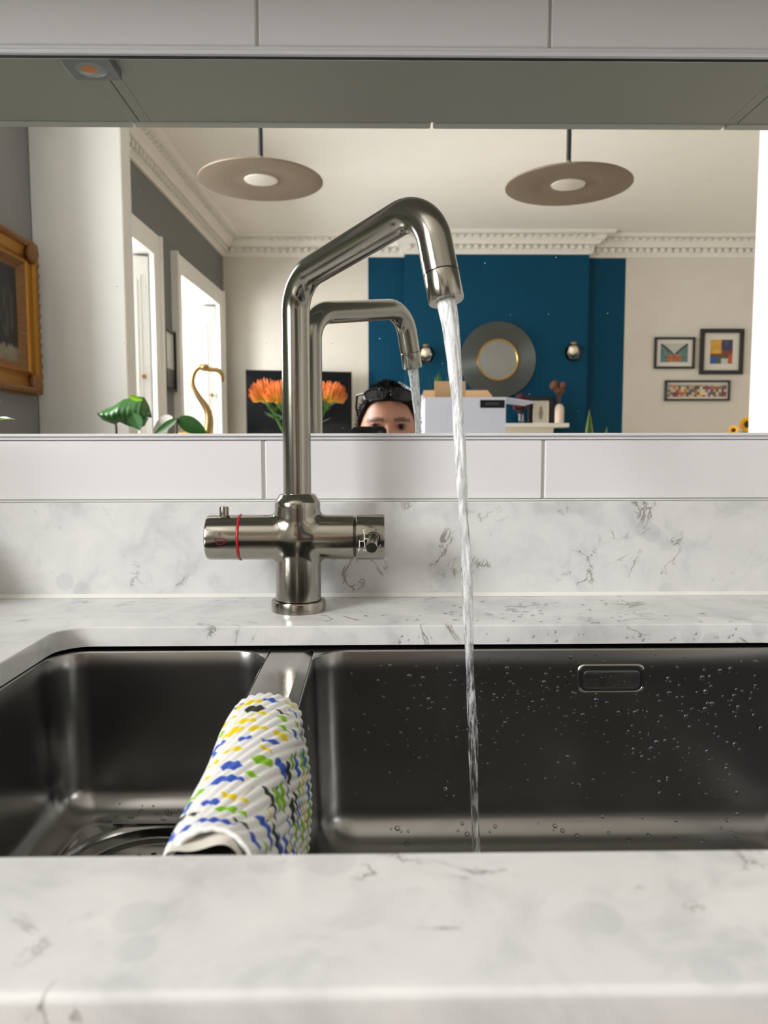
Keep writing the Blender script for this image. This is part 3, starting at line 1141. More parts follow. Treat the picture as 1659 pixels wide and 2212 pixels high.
# ================================================================== dish cloth draped over the bridge of the sink
def cloth():
    rc = np.random.RandomState(11)
    y0, y1 = -0.3150, -0.5080
    nu = 300
    lL, lR = 0.085, 0.150
    nv = 400
    u = np.linspace(0, 1, nu)
    # arc-length table of the cross-section
    w0, hh = 0.0226, 0.0165
    th = np.linspace(PI, 0, 200)
    ax, az = w0 * np.cos(th), hh * np.sin(th)
    seg = np.hypot(np.diff(ax), np.diff(az))
    al = np.concatenate([[0], np.cumsum(seg)])
    LA = al[-1]
    tot = lL + LA + lR
    v = np.linspace(0, tot, nv)
    Ug, Vg = np.meshgrid(u, v)                       # rows = across, columns = along
    yy = y0 + (y1 - y0) * Ug
    s = Vg - lL
    tpar = np.interp(np.clip(s, 0, LA), al, th)
    ww = w0 * (1.0 - 0.05 * Ug + .03 * np.sin(Ug * 5))
    hgt = hh * (0.95 + 0.35 * np.clip((Ug - .75) / .25, 0, 1) ** 2)
    ztop = 0.8895 + 0.0015 * np.sin(Ug * 4 + 1) + 0.004 * np.clip((Ug - .7) / .3, 0, 1) ** 2
    X = ww * np.cos(tpar)
    Zb = ztop - hgt + hgt * np.sin(tpar)
    left = s < 0
    right = s > LA
    dl = np.where(left, -s, 0)
    dr = np.where(right, s - LA, 0)
    Z = Zb - dl - dr
    X = X - dl * 0.02 + np.where(right, .0036 * np.sin(dr * 26 + Ug * 2.0) * np.clip(dr / .02, 0, 1) + dr * .015, 0)
    X = X + .0012 * np.sin(Ug * 9 + Vg * 40)
    # surface normal in the cross-section plane
    nxs = np.where(left, -1, np.where(right, 1, np.cos(tpar) / w0))
    nzs = np.where(left | right, 0, np.sin(tpar) / hh)
    nl = np.hypot(nxs, nzs)
    nxs, nzs = nxs / nl, nzs / nl
    per = 0.0064
    ph = (Vg - (yy - y0) * 0.38) / per * PI
    rib = np.abs(np.sin(ph)) * 0.0013 * (1 - .8 * np.clip((Ug - .94) / .06, 0, 1))
    X = -0.0715 + X + nxs * rib
    Z = Z + nzs * rib
    # scalloped back and front edges
    edge = .0012 * np.abs(np.sin(Vg / per * PI))
    yy = yy + edge * np.where(Ug < .01, 1, 0)
    yy = yy + 0.010 * np.sin((Vg - lL) / LA * PI) * np.clip((s > 0) & (s < LA), 0, 1) * np.clip((Ug - .85) / .15, 0, 1)
    # printed half-moon confetti
    col = np.ones((nv, nu, 3)) * np.array(rgb(238, 238, 236))
    pal = [rgb(62, 96, 196)] * 3 + [rgb(140, 198, 30)] * 3 + [rgb(238, 214, 30)] * 2 + [rgb(44, 54, 44)] * 2
    pts = []
    ya = (Ug * (y0 - y1))                            # 0 at the back
    tries = 0
    while len(pts) < 260 and tries < 9000:
        tries += 1
        p = (rc.uniform(.003, tot - .003), rc.uniform(.006, abs(y1 - y0) - .012))
        if all(((p[0] - q[0]) / 1.35) ** 2 + (p[1] - q[1]) ** 2 > q[2] ** 2 for q in pts):
            L = rc.choice([.0046, .0060, .0078, .0096])
            pts.append((p[0], p[1], .0072 + L * .46))
            T = L * rc.uniform(.55, .95)
            rot = rc.uniform(-.5, .5)
            du, dv = Vg - p[0], ya - p[1]
            a = du * math.cos(rot) + dv * math.sin(rot)
            c = -du * math.sin(rot) + dv * math.cos(rot)
            kind = rc.randint(0, 4)
            e = (a / L) ** 2 + (c / T) ** 2
            wob = .06 * np.sin(a * 700 + p[0] * 99)
            if kind < 2: ins = (e + wob < 1) & (c * (1 if kind else -1) > -T * .1)
            else: ins = e + wob < .75
            col[ins] = pal[rc.randint(len(pal))]
    V = np.stack([X, yy, Z], -1).reshape(-1, 3)
    idx = np.arange(nv * nu).reshape(nv, nu)
    f = np.stack([idx[:-1, :-1], idx[:-1, 1:], idx[1:, 1:], idx[1:, :-1]], -1).reshape(-1, 4)
    b = B().add(V.tolist(), [tuple(int(i) for i in q) for q in f])
    return b, col.reshape(-1, 3)


cb, cc = cloth()
ct = thing('dish_cloth', 'ribbed white dish cloth with blue, green and yellow flecks draped over the sink divider', 'dish cloth', (-0.0715, -0.41, 0.80))
o = cb.build('cloth_sheet', 'cloth_attr', ct, smooth=180, colors=cc)
o.modifiers.new('thickness', 'SOLIDIFY').thickness = 0.0022
o.modifiers['thickness'].offset = 1 if False else -1
# the folded under-layer that shows inside the open front end


def under(u, v):
    y = -.44 - .066 * u
    t = PI * (1 - v)
    wv = .0030 * math.sin(v * 9 + 1)
    return (-.0735 + .0165 * math.cos(t), y, .8805 + .0075 * math.sin(t) + wv * math.sin(t) * .8)


B().grid(under, 12, 30).build('inner_fold', 'cloth_plain' if 'cloth_plain' in MATS else 'print_white', ct, smooth=180)

# ================================================================== water droplets
def drop(b, c, nrm, r, flat=0.45, el=1.0, nu=9, nv=4):
    n = Vector(nrm).normalized()
    a = n.orthogonal().normalized() if abs(n.z) > .9 else Vector((0, 0, 1)).cross(n).normalized()
    d = n.cross(a)
    c = Vector(c)
    rs = []
    sk = rnd.uniform(-.2, .2)
    for j in range(nv + 1):
        th = (PI / 2) * j / nv
        rr = r * math.cos(th) if j < nv else r * .02
        h = r * flat * math.sin(th)
        rs.append([tuple(c + a * rr * math.cos(2 * PI * i / nu) + d * (rr * math.sin(2 * PI * i / nu) * el - (r * .25 * el * math.sin(th) * (.6 + sk))) + n * h) for i in range(nu)])
    b.rings(rs, True, False, True)


b = B()
for i in range(420):
    if i < 240:
        x, z = rnd.gauss(.17, .085), rnd.gauss(.835, .030)
    elif i < 330:
        x, z = rnd.uniform(.22, .345), rnd.uniform(.74, .868)
    else:
        x, z = rnd.uniform(-.02, .34), rnd.uniform(.742, .868)
    if not (-.02 < x < .347 and .742 < z < .8745): continue
    if abs(x - .2112) < .030 and abs(z - .8522) < .0135: continue
    y = SY1 - .0013 - .004 * (ZT - .0016 - z) / (ZT - .0016 - .740)
    drop(b, (x, y + .0001, z), (0, -1, 0), rnd.choice([.0008, .0010, .0012, .0015, .0020]) * rnd.uniform(.8, 1.2), .5, rnd.uniform(.8, 1.15))
for i in range(46):                       # side wall of the large bowl, seen past the cloth
    z = rnd.uniform(.76, .868)
    y = rnd.uniform(-.34, -.20)
    x = -.0520 + .0013 + .004 * (ZT - z) / .139
    drop(b, (x - .0001, y, z), (1, 0, 0), rnd.uniform(.0006, .0014), .45, rnd.uniform(1.0, 2.0))
for i in range(7):                        # on the overflow plate
    drop(b, (.2112 + rnd.uniform(-.02, .02), SY1 - .0020 - .0028, .8522 + rnd.uniform(-.006, .006)), (0, -1, 0), rnd.uniform(.0006, .0009), .5)
for i in range(26):                       # floor fillet of the small bowl
    a = math.radians(rnd.uniform(35, 85))
    x = rnd.uniform(-.255, -.115)
    y = SY1 - .0052 - .026 * (1 - math.cos(a))
    z = .737 + .026 * (1 - math.sin(a))
    drop(b, (x, y, z), (0, -math.cos(a), math.sin(a)), rnd.uniform(.0008, .0022), .4)
for i in range(30):                       # floor fillet of the large bowl
    a = math.radians(rnd.uniform(20, 70))
    x = rnd.uniform(.0, .33)
    y = SY1 - .0052 - .030 * (1 - math.cos(a))
    z = .710 + .030 * (1 - math.sin(a))
    drop(b, (x, y, z), (0, -math.cos(a), math.sin(a)), rnd.uniform(.001, .0024), .35)
tag(b.build('sink_droplets', 'water_drop', smooth=180), 'clear water droplets clinging to the steel walls of the sink', 'droplets', kind='stuff')
b = B()
for i in range(70):
    x = rnd.gauss(.16, .07)
    y = rnd.uniform(-.150, -.05)
    if rnd.random() < .4: y = rnd.uniform(-.150, -.105)
    drop(b, (x, y, .9), (0, 0, 1), rnd.uniform(.0007, .0019), .5)
for i in range(34):
    drop(b, (rnd.uniform(.02, .33), CUTY1, rnd.uniform(.8845, .8975)), (0, -1, 0), rnd.uniform(.0006, .0017), .5)
tag(b.build('worktop_droplets', 'water_bead', smooth=180), 'clear splashes of water on the worktop ledge behind the sink', 'droplets', kind='stuff')
M('dried_mark', rgb(196, 202, 206), 0.3)
b = B()
for i in range(52):
    x = rnd.uniform(-.40, .42)
    z = 1.075 + abs(rnd.gauss(.0, .11))
    if z > 1.40: continue
    drop(b, (x, 0.0, z), (0, -1, 0), rnd.choice([.0005, .0006, .0008, .0012]) * rnd.uniform(.6, 1.0), .3, rnd.uniform(.35, .9))
tag(b.build('mirror_splashes', 'dried_mark', smooth=180), 'small water splashes on the face of the long mirror', 'droplets', kind='stuff')
b = B()
for (x, v, r) in ((.0030, .0090, .0011), (-.0205, .0030, .0006), (.0080, -.0120, .0008)):
    a = math.asin(v / RK)
    drop(b, (x, TY - RK * math.cos(a), TZ + RK * math.sin(a)), (0, -math.cos(a), math.sin(a)), r, .6)
for k in range(6):
    a = rnd.uniform(-1.2, 1.4)
    rr = rnd.uniform(.012, .020)
    drop(b, (.0112, TY - rr * math.cos(a), TZ + rr * math.sin(a)), (1, 0, 0), rnd.uniform(.0005, .001), .6)
tag(b.build('tap_droplets', 'water_drop', smooth=180), 'tiny water beads on the mixer handle of the tap', 'droplets', kind='stuff')

# ================================================================== cupboards
def base_unit(x0, x1, label):
    t = thing('base_cabinet', label, 'cabinet', ((x0 + x1) / 2, -.3, 0), 'base cabinets under the worktop')
    bb = B().box(x0, x0 + .018, -.57, -.001, .10, .8822).box(x1 - .018, x1, -.57, -.001, .10, .8822).box(x0 + .018, x1 - .018, -.57, -.001, .10, .118).box(x0 + .018, x1 - .018, -.012, -.002, .118, .60)
    bb.box(x0, x1, -.52, -.50, 0, .10)
    bb.build('body', 'cabinet_paint', t, smooth=0)
    d = B().box(x0 + .002, x1 - .002, -.590, -.571, .105, .868, .002).build('door', 'cabinet_door', t)
    B().tube([((x0 + x1) / 2 - .08, -.590, .80), ((x0 + x1) / 2 - .08, -.612, .80), ((x0 + x1) / 2 + .08, -.612, .80), ((x0 + x1) / 2 + .08, -.590, .80)], .005, 10).build('handle', 'brushed_nickel', d)


xs_ = [-1.688, -1.09, -.49, .56, 1.16, 1.76, 2.36]
for a_, c_, l_ in zip(xs_, xs_[1:], ('grey base cabinet at the window end of the worktop', 'grey base cabinet next to the sink, window side', 'wide grey base cabinet holding the double sink',
                                     'grey base cabinet next to the sink, far from the window', 'grey base cabinet second from the end wall', 'grey base cabinet last before the end wall')):
    base_unit(a_, c_, l_)


def wall_unit(x0, x1, label):
    t = thing('wall_cabinet', label, 'cabinet', ((x0 + x1) / 2, -.17, 1.527), 'wall cabinets above the mirror')
    B().box(x0 + .0008, x0 + .0165, -.331, -.0035, 1.5270, 2.25).box(x1 - .0165, x1 - .0008, -.331, -.0035, 1.5270, 2.25).box(x0 + .0168, x1 - .0168, -.331, -.0035, 1.5272, 1.545)\
        .box(x0 + .0168, x1 - .0168, -.331, -.0035, 2.23, 2.25).box(x0 + .0168, x1 - .0168, -.012, -.0035, 1.545, 2.23).build('body', 'cabinet_paint', t, smooth=0)
    xm = (x0 + x1) / 2
    for (a, c) in ((x0 - .0105, xm - .0125), (xm - .0085, x1 - .0145)):
        B().box(a, c, -.3515, -.3335, 1.5262, 2.25, .0012).build('door', 'cabinet_door', t)


wall_unit(-1.210, -.3350, 'grey wall cabinet above the mirror carrying the square under-cabinet light')
wall_unit(-.3350, .5330, 'grey double-door wall cabinet above the mirror over the tap')
wall_unit(.5330, 1.410, 'grey wall cabinet above the mirror past the tap')

t = thing('cabinet_light', 'square grey under-cabinet light, switched off, fixed beneath the wall cabinet', 'light', (-.3415, -.159, 1.515))
B().box(-.3705, -.3125, -.1845, -.1265, 1.5160, 1.5268, .0008).build('housing', 'puck_grey', t)
lens = B().lathe([(.0001, 1.5152), (.0150, 1.5154), (.0185, 1.5160)], (-.3415, -.158, 0), 'z', 32).build('lens', 'puck_lens', t)
B().lathe([(.0001, 1.51495), (.0085, 1.5150), (.0095, 1.5153)], (-.3425, -.155, 0), 'z', 24).build('diode', 'led_phosphor', lens)

# ================================================================== leaves and plants
def leaf(b, base, tipv, width, sag=0.0, cup=0.2, nu=9, nv=14, side=None, wav=0.0):
    """broad leaf blade from base to tip"""
    b0, b1 = Vector(base), Vector(tipv)
    d = b1 - b0
    L = d.length
    d.normalize()
    sd = Vector(side).normalized() if side else d.cross(Vector((0, 0, 1))).normalized()
    up = sd.cross(d).normalized()

    def fn(u, v):
        wv = width * (math.sin(PI * min(1, v * 1.02) ** .8) ** .8) / 2
        s = (u - .5) * 2
        p = b0 + d * L * v - Vector((0, 0, 1)) * sag * v * v + sd * s * wv + up * (abs(s) ** 1.5 * wv * cup + wav * math.sin(v * 14 + s * 2) * wv)
        return tuple(p)
    o = len(b.v)
    b.grid(fn, nu, nv)
    return b


# plant on the worktop beside the tap, outside the picture; one lime leaf tip reaches the mirror view
t = thing('lime_leaf_plant', 'potted plant with a lime green leaf showing at the mirror edge', 'plant', (-.66, -.17, .9))
B().lathe([(.0001, .9), (.045, .9), (.052, .905), (.062, .99), (.064, 1.0), (.058, 1.0), (.054, .985), (.0001, .985)], (-.66, -.17, 0), 'z', 32).build('pot', 'ceramic_white', t)
st = B()
tips = [(-.447, -.150, 1.103), (-.60, -.30, 1.20), (-.76, -.22, 1.18), (-.70, -.06, 1.22), (-.60, -.08, 1.26), (-.72, -.30, 1.12)]
for k, tp in enumerate(tips):
    mid = Vector((-.66, -.17, .98)).lerp(Vector(tp), .45) + Vector((0, 0, .05))
    B().tube([(-.66, -.17, .98), tuple(Vector((-.66, -.17, .98)).lerp(mid, .6) + Vector((0, 0, .02))), tuple(mid)], [.003, .0025, .002], 6).build('stem', 'leaf_mid', t)
    leaf(B(), mid, tp, .055, .01, .25, wav=.1).build('leaf', 'leaf_lime', t, smooth=180)

# stoneware jar just outside the picture; its shadow falls on the upstand
t = thing('stoneware_jar', 'low stoneware jar on the worktop against the upstand', 'jar', (-.475, -.085, .9))
B().lathe([(.0001, .9003), (.040, .9003), (.048, .915), (.050, .95), (.044, .974), (.036, .980), (.032, .980), (.032, .97), (.0001, .965)], (-.475, -.085, 0), 'z', 32).build('jar_body', 'terracotta', t)
B().lathe([(.0001, .994), (.010, .993), (.012, .986), (.036, .983), (.037, .980), (.0001, .980)], (-.475, -.085, 0), 'z', 32).build('lid', 'terracotta', t)

# ================================================================== kitchen island and what stands on it
t = thing('kitchen_island', 'long kitchen island with pale top under the two pendant lamps', 'kitchen island', (.05, -2.4, 0))
B().box(-1.05, 1.15, -2.78, -1.98, 0, .862, .003).build('body', 'cabinet_door', t)
B().box(-1.15, 1.25, -2.86, -1.90, .862, .90, .004).build('top', 'quartz', t)


def pendant(c, label):
    x, y, z = c
    t = thing('pendant_lamp', label, 'pendant lamp', (x, y, z - .01), 'disc pendant lamps over the island')
    B().lathe([(.068, z + .004), (.075, z + .006), (.12, z + .004), (.244, z - .004), (.250, z - .002), (.250, z + .002), (.245, z + .006), (.13, z + .018), (.06, z + .026), (.022, z + .034), (.016, z + .06), (.0001, z + .06)],
              (x, y, 0), 'z', 72).build('shade', 'taupe_enamel', t, smooth=50)
    B().lathe([(.0001, z - .004), (.05, z - .003), (.066, z + .001), (.069, z + .006)], (x, y, 0), 'z', 48).build('diffuser', 'opal', t)
    B().lathe([(.0115, z + .03), (.0115, z + .095), (.0001, z + .095)], (x, y, 0), 'z', 20).build('stem', 'taupe_enamel', t)
    B().lathe([(.0095, z + .09), (.0095, CH - .02)], (x, y, 0), 'z', 16).build('rod', 'black_metal', t)
    B().lathe([(.0001, CH - .03), (.055, CH - .03), (.06, CH - .024), (.06, CH)], (x, y, 0), 'z', 32).build('ceiling_rose', 'black_metal', t)


pendant((-.449, -2.390, 2.137), 'taupe disc pendant lamp hanging nearest the window wall')
pendant((.786, -2.323, 2.100), 'taupe disc pendant lamp hanging nearest the bright white wall stub')

# white carton with open flaps
t = thing('carton', 'white carton with open flaps and a black label standing on the island', 'box', (.366, -2.33, .9))
x0, x1, y0, y1, zb, zt = .206, .525, -2.46, -2.20, .9005, 1.254
bx = B()
for (a, c, d, e_) in ((x0, x1, y1 - .004, y1), (x0, x1, y0, y0 + .004), (x0, x0 + .004, y0 + .004, y1 - .004), (x1 - .004, x1, y0 + .004, y1 - .004)):
    bx.box(a, c, d, e_, zb, zt)
bx.box(x0 + .004, x1 - .004, y0 + .004, y1 - .004, zb, zb + .004)
bx.build('sides', 'white_card', t, smooth=0)


def flap(name, p, q, out, th, mat):
    p, q, out = Vector(p), Vector(q), Vector(out)
    n = (q - p).cross(out).normalized() * th
    sh = (q - p) * .06
    v = [p, q, q + out - sh, p + out + sh]
    B().add([tuple(w_) for w_ in v] + [tuple(w_ + n) for w_ in v], [(0, 1, 2, 3), (7, 6, 5, 4), (0, 4, 5, 1), (1, 5, 6, 2), (2, 6, 7, 3), (3, 7, 4, 0)]).build(name, mat, t, smooth=0)


flap('flap', (x0, y1, zt), (x0, y0, zt), (-.10, 0, .062), .005, 'white_card')
flap('flap', (x1, y0, zt), (x1, y1, zt), (.12, 0, -.016), .005, 'white_card')
flap('flap', (x1, y0, zt), (x0, y0, zt), (0, -.10, .050), .004, 'brown_card')
B().box(.262, .392, -2.43, -2.42, 1.10, 1.335).build('insert', 'brown_card', t, smooth=0)


def color_panel(name, parent, o, ux, uz, w, h, nx, nz, fn, mat, lift):
    """flat print: a fine grid whose points carry the picture's colours"""
    o, ux, uz = Vector(o), Vector(ux), Vector(uz)
    nn = ux.cross(uz).normalized() * lift
    b = B()
    cols = []
    for j in range(nz):
        for i in range(nx):
            a, c = i / (nx - 1), j / (nz - 1)
            b.v.append(tuple(o + ux * w * a + uz * h * c + nn))
            cols.append(fn(a, c))
    b.f = [(j * nx + i, j * nx + i + 1, (j + 1) * nx + i + 1, (j + 1) * nx + i) for j in range(nz - 1) for i in range(nx - 1)]
    return b.build(name, mat, parent, smooth=0, colors=np.array(cols))


def lab_fn(a, c):
    if .08 < a < .92 and .10 < c < .9 and .22 < a < .80 and .38 < c < .66 and (int(a * 46) % 3) != 0:
        return rgb(80, 80, 86)
    return rgb(14, 14, 16)


color_panel('label', t, (.520, -2.1998, 1.212), (-1, 0, 0), (0, 0, 1), .097, .031, 70, 24, lab_fn, 'print_attr', .0004)

# pincushion proteas in a vase
t = thing('flower_vase', 'tall ceramic vase holding the orange pincushion flowers on the island', 'vase', (-.304, -2.35, .9))
B().lathe([(.0001, .9005), (.05, .9005), (.06, .92), (.065, .98), (.045, 1.04), (.035, 1.07), (.04, 1.09), (.036, 1.09), (.031, 1.07), (.04, 1.03), (.0001, 1.0)], (-.304, -2.35, 0), 'z', 32).build('vessel', 'ceramic_white', t)


def protea(c, label, r=.050):
    c = Vector(c)
    t = thing('pincushion_flower', label, 'flower', (-.304, -2.35, 1.0), 'pincushion flowers in the island vase')
    base = Vector((-.304, -2.35, 1.02))
    ax = (c - base).normalized()
    ax = (ax + Vector((0, 0, .9))).normalized()
    B().tube([base, base.lerp(c, .5) + Vector((0, 0, -.02)), c - ax * .03], .006, 8).build('stem', 'leaf_mid', t)
    sd = ax.orthogonal().normalized()
    s2 = ax.cross(sd)
    b, cols = B(), []
    rr = random.Random(int(abs(c.x) * 1000))
    for k in range(420):
        th = math.acos(1 - rr.random() * .90)
        ph = rr.uniform(0, 2 * PI)
        d = (ax * math.cos(th) + (sd * math.cos(ph) + s2 * math.sin(ph)) * math.sin(th))
        root = c - ax * .045 + d * r * .42
        L = r * rr.uniform(.80, 1.28)
        cur = (d * .40 + ax * .95).normalized()
        p1, p2 = root + d * L * .55, root + d * L * .55 + cur * L * .5
        o = len(b.v)
        tn = d.orthogonal().normalized()
        for p, wd, cl in ((root, .0018, rgb(226, 192, 70)), (p1, .0013, rgb(234, 164, 52)), (p2, .0013, rgb(226, 110, 58))):
            for q in range(3):
                a = 2 * PI * q / 3
                b.v.append(tuple(p + (tn * math.cos(a) + d.cross(tn) * math.sin(a)) * wd))
                cols.append(cl)
        for lev in range(2):
            for q in range(3):
                b.f.append((o + lev * 3 + q, o + lev * 3 + (q + 1) % 3, o + lev * 3 + 3 + (q + 1) % 3, o + lev * 3 + 3 + q))
        b.f.append((o + 6, o + 7, o + 8))
    b.build('pins', 'paint_attr', t, smooth=0, colors=np.array(cols))
    B().ball(c - ax * .034, r * .52, 14, 10, (1, 1, .9)).build('cone', 'protea_yellow', t)
    for k in range(9):
        a = 2 * PI * k / 9 + .3
        o_ = c - ax * (.045 + .012 * (k % 3)) - (c - base) * .10 * (k % 4)
        dd = (sd * math.cos(a) + s2 * math.sin(a)) * .8 + ax * .7
        leaf(B(), o_, o_ + dd.normalized() * .06, .026, 0, .3, 5, 8).build('leaf', 'leaf_mid', t, smooth=180)


protea((-.447, -2.37, 1.297), 'orange pincushion flower at the window side of the vase', .054)
protea((-.377, -2.29, 1.286), 'orange pincushion flower second from the window side of the vase', .052)
protea((-.285, -2.38, 1.300), 'orange pincushion flower in the middle of the vase, behind the tap', .050)
protea((-.215, -2.36, 1.290), 'orange pincushion flower second from the carton side of the vase', .050)
protea((-.162, -2.34, 1.290), 'orange pincushion flower nearest the carton side of the vase', .050)

# brass flamingo
t = thing('flamingo_ornament', 'aged brass flamingo ornament with bent beak standing on the island', 'ornament', (-.70, -2.3, .9))
nk = [(-0.668, 1.10), (-0.660, 1.168), (-0.670, 1.217), (-0.708, 1.276), (-0.724, 1.320), (-0.715, 1.359), (-0.695, 1.379), (-0.676, 1.381)]
def smooth_path(pts, n=6):
    P = [Vector(p) for p in pts]
    out = []
    for i in range(len(P) - 1):
        p0, p1, p2, p3 = P[max(i - 1, 0)], P[i], P[i + 1], P[min(i + 2, len(P) - 1)]
        for k in range(n):
            u = k / n
            out.append(0.5 * ((2 * p1) + (p2 - p0) * u + (2 * p0 - 5 * p1 + 4 * p2 - p3) * u * u + (3 * p1 - p0 - 3 * p2 + p3) * u ** 3))
    out.append(P[-1])
    return out
pth = smooth_path([(x, -2.3, z) for x, z in nk])
rad = list(np.interp(np.linspace(0, 1, len(pth)), [0, .25, .5, .8, 1], [.020, .014, .0085, .0085, .013]))
B().tube(pth, rad, 16).build('neck', 'antique_gold', t)
B().ball((-.674, -2.3, 1.379), .016, 16, 12, (1.25, .85, .9)).build('head', 'antique_gold', t)
pb = smooth_path([(-.665, -2.3, 1.374), (-.645, -2.3, 1.371), (-.620, -2.3, 1.368), (-.605, -2.3, 1.350), (-.603, -2.3, 1.320)])
B().tube(pb, list(np.interp(np.linspace(0, 1, len(pb)), [0, .3, .6, .85, 1], [.010, .0085, .0095, .008, .002])), 14).build('beak', 'antique_gold', t)
B().ball((-.73, -2.3, 1.09), .055, 20, 14, (1.7, .8, .8)).build('torso', 'antique_gold', t)
for dx in (-.02, .02):
    B().tube([(-.72 + dx, -2.3 + dx * .4, 1.07), (-.715 + dx, -2.3, .98), (-.725 + dx, -2.3, .91)], .005, 8).build('leg', 'antique_gold', t)
B().lathe([(.0001, .9005), (.07, .9005), (.072, .906), (.07, .912), (.0001, .912)], (-.72, -2.3, 0), 'z', 32).build('base', 'antique_gold', t)

# broad leaf plant
t = thing('broad_leaf_plant', 'potted plant with one broad dark green drooping leaf on the island end', 'plant', (-.94, -2.02, .9))
B().lathe([(.0001, .9005), (.05, .9005), (.065, 1.01), (.06, 1.01), (.055, 1.0), (.0001, 1.0)], (-.94, -2.02, 0), 'z', 28).build('pot', 'terracotta', t)
B().tube([(-.94, -2.02, .99), (-.941, -2.02, 1.07), (-.940, -2.01, 1.160)], [.005, .0045, .004], 8).build('stem', 'stem_brown', t)
TOPZ = ([0, .08, .25, .45, .62, .72, .86, .95, 1], [1.186, 1.202, 1.213, 1.237, 1.242, 1.248, 1.246, 1.215, 1.170])
BOTZ = ([0, .08, .25, .34, .44, .60, .80, .92, 1], [1.180, 1.160, 1.148, 1.143, 1.152, 1.138, 1.128, 1.138, 1.165])


def big_leaf(u, v):
    zt_, zb_ = np.interp(u, *TOPZ), np.interp(u, *BOTZ)
    z = zb_ + (zt_ - zb_) * v
    y = -2.02 + .05 * math.sin(PI * v * .9) - .05 * (u - .4) ** 2 + .002 * math.sin(u * 60) * (1 - v) - .06 * v
    return (-1.002 + .180 * u, y + .02, z)


B().grid(big_leaf, 60, 16).build('leaf', 'leaf_dark', t, smooth=180)
leaf(B(), (-.868, -1.985, 1.185), (-.842, -1.975, 1.120), .055, 0, .2, side=(1, .2, .2)).build('leaf', 'leaf_dark', t, smooth=180)
leaf(B(), (-.885, -2.0, 1.245), (-.835, -2.0, 1.232), .022, 0, .3, side=(0, .3, 1)).build('leaf', 'leaf_lime', t, smooth=180)

t = thing('calathea_plant', 'potted plant with dark folded leaves in front of the brass flamingo', 'plant', (-.71, -1.98, .9))
B().lathe([(.0001, .9005), (.045, .9005), (.055, .99), (.05, .99), (.046, .98), (.0001, .98)], (-.71, -1.98, 0), 'z', 28).build('pot', 'ceramic_white', t)
for (bs, tp, wd, mt, sd) in (((-.709, -1.98, 1.163), (-.600, -1.98, 1.112), .060, 'leaf_dark', (-.4, 0, -1)), ((-.709, -1.98, 1.163), (-.800, -1.98, 1.100), .030, 'leaf_dark', (.5, .3, -1)),
                             ((-.735, -2.02, 1.172), (-.820, -2.04, 1.10), .06, 'print_white', (.5, .3, -1))):
    leaf(B(), bs, tp, wd, 0, .15, side=sd).build('leaf', mt, t, smooth=180)
B().tube([(-.71, -1.98, .97), (-.712, -1.98, 1.08), (-.709, -1.98, 1.163)], .0035, 8).build('stem', 'stem_brown', t)

# ================================================================== gilt painting on the kitchen wall
t = thing('gilt_painting', 'dark portrait painting in a heavy carved gilt frame on the grey kitchen wall', 'painting', (KX0, -2.73, 1.315))
gy0, gy1, gz0, gz1 = -3.035, -2.42, 1.315, 2.050


def frame_ring(b, prof, y0, y1, z0, z1, x, carve=0.0):
    """mitred frame on a wall whose room side is +x; prof = (inset, height)"""
    rs = []
    n = 40
    for ins, h in prof:
        ring = []
        cs = [(y0 + ins, z0 + ins), (y1 - ins, z0 + ins), (y1 - ins, z1 - ins), (y0 + ins, z1 - ins)]
        for k in range(4):
            a, c = cs[k], cs[(k + 1) % 4]
            for i in range(n):
                u = i / n
                w_ = carve * math.sin(u * 90 + k) * (1 if i else 0)
                ring.append((x + h + w_, a[0] + (c[0] - a[0]) * u, a[1] + (c[1] - a[1]) * u))
        rs.append(ring)
    return b.rings(rs)


frame_ring(B(), [(0, .001), (0, .020), (.004, .034)], gy0, gy1, gz0, gz1, KX0).build('frame_edge', 'gold_frame_metal', t, smooth=0)
frame_ring(B(), [(.0, .030), (.008, .058), (.022, .066), (.034, .058)], gy0, gy1, gz0, gz1, KX0, .0045).build('carved_border', 'gold_frame', t, smooth=0)
frame_ring(B(), [(.030, .058), (.040, .040), (.080, .030), (.095, .036), (.104, .046), (.116, .040)], gy0, gy1, gz0, gz1, KX0).build('moulding', 'gold_frame_metal', t, smooth=30)
frame_ring(B(), [(.114, .040), (.124, .030), (.138, .016), (.150, .010)], gy0, gy1, gz0, gz1, KX0, .0015).build('inner_slip', 'gold_frame', t, smooth=0)
for (yy_, zz_) in ((gy0 + .05, gz0 + .05), (gy1 - .05, gz0 + .05), (gy0 + .05, gz1 - .05), (gy1 - .05, gz1 - .05)):
    B().ball((KX0 + .045, yy_, zz_), .05, 14, 10, (.55, 1.1, 1.1)).build('corner_carving', 'gold_frame', t, smooth=0)


def dark_art(a, c):
    n = mnoise.noise((a * 6, c * 5, 2.0)) * .5 + .5
    base = np.array(rgb(26, 26, 26)) * (.6 + .8 * n)
    d = math.hypot((a - .30) * 1.5, c - .52)
    if d < .30: base = base + np.array(rgb(70, 68, 62)) * max(0, mnoise.noise((a * 14, c * 5, 5)) + .15)
    if c < .16 + .05 * mnoise.noise((a * 12, 3, 1)): base = np.array(rgb(112, 104, 86)) * (.6 + .7 * n)
    return tuple(base)


color_panel('canvas', t, (KX0 + .009, gy0 + .148, gz0 + .148), (0, 1, 0), (0, 0, 1), gy1 - gy0 - .296, gz1 - gz0 - .296, 60, 50, dark_art, 'paint_attr', .001)

# ================================================================== television
t = thing('television', 'black flat television on the cream far wall, standing out on a bracket', 'television', (-.66, -6.2, 1.18))
c0, c1 = Vector((-1.135, -6.13, 0)), Vector((-.190, -6.33, 0))
du = (c1 - c0).normalized()
dn = Vector((du.y, -du.x, 0))
if dn.y < 0: dn = -dn


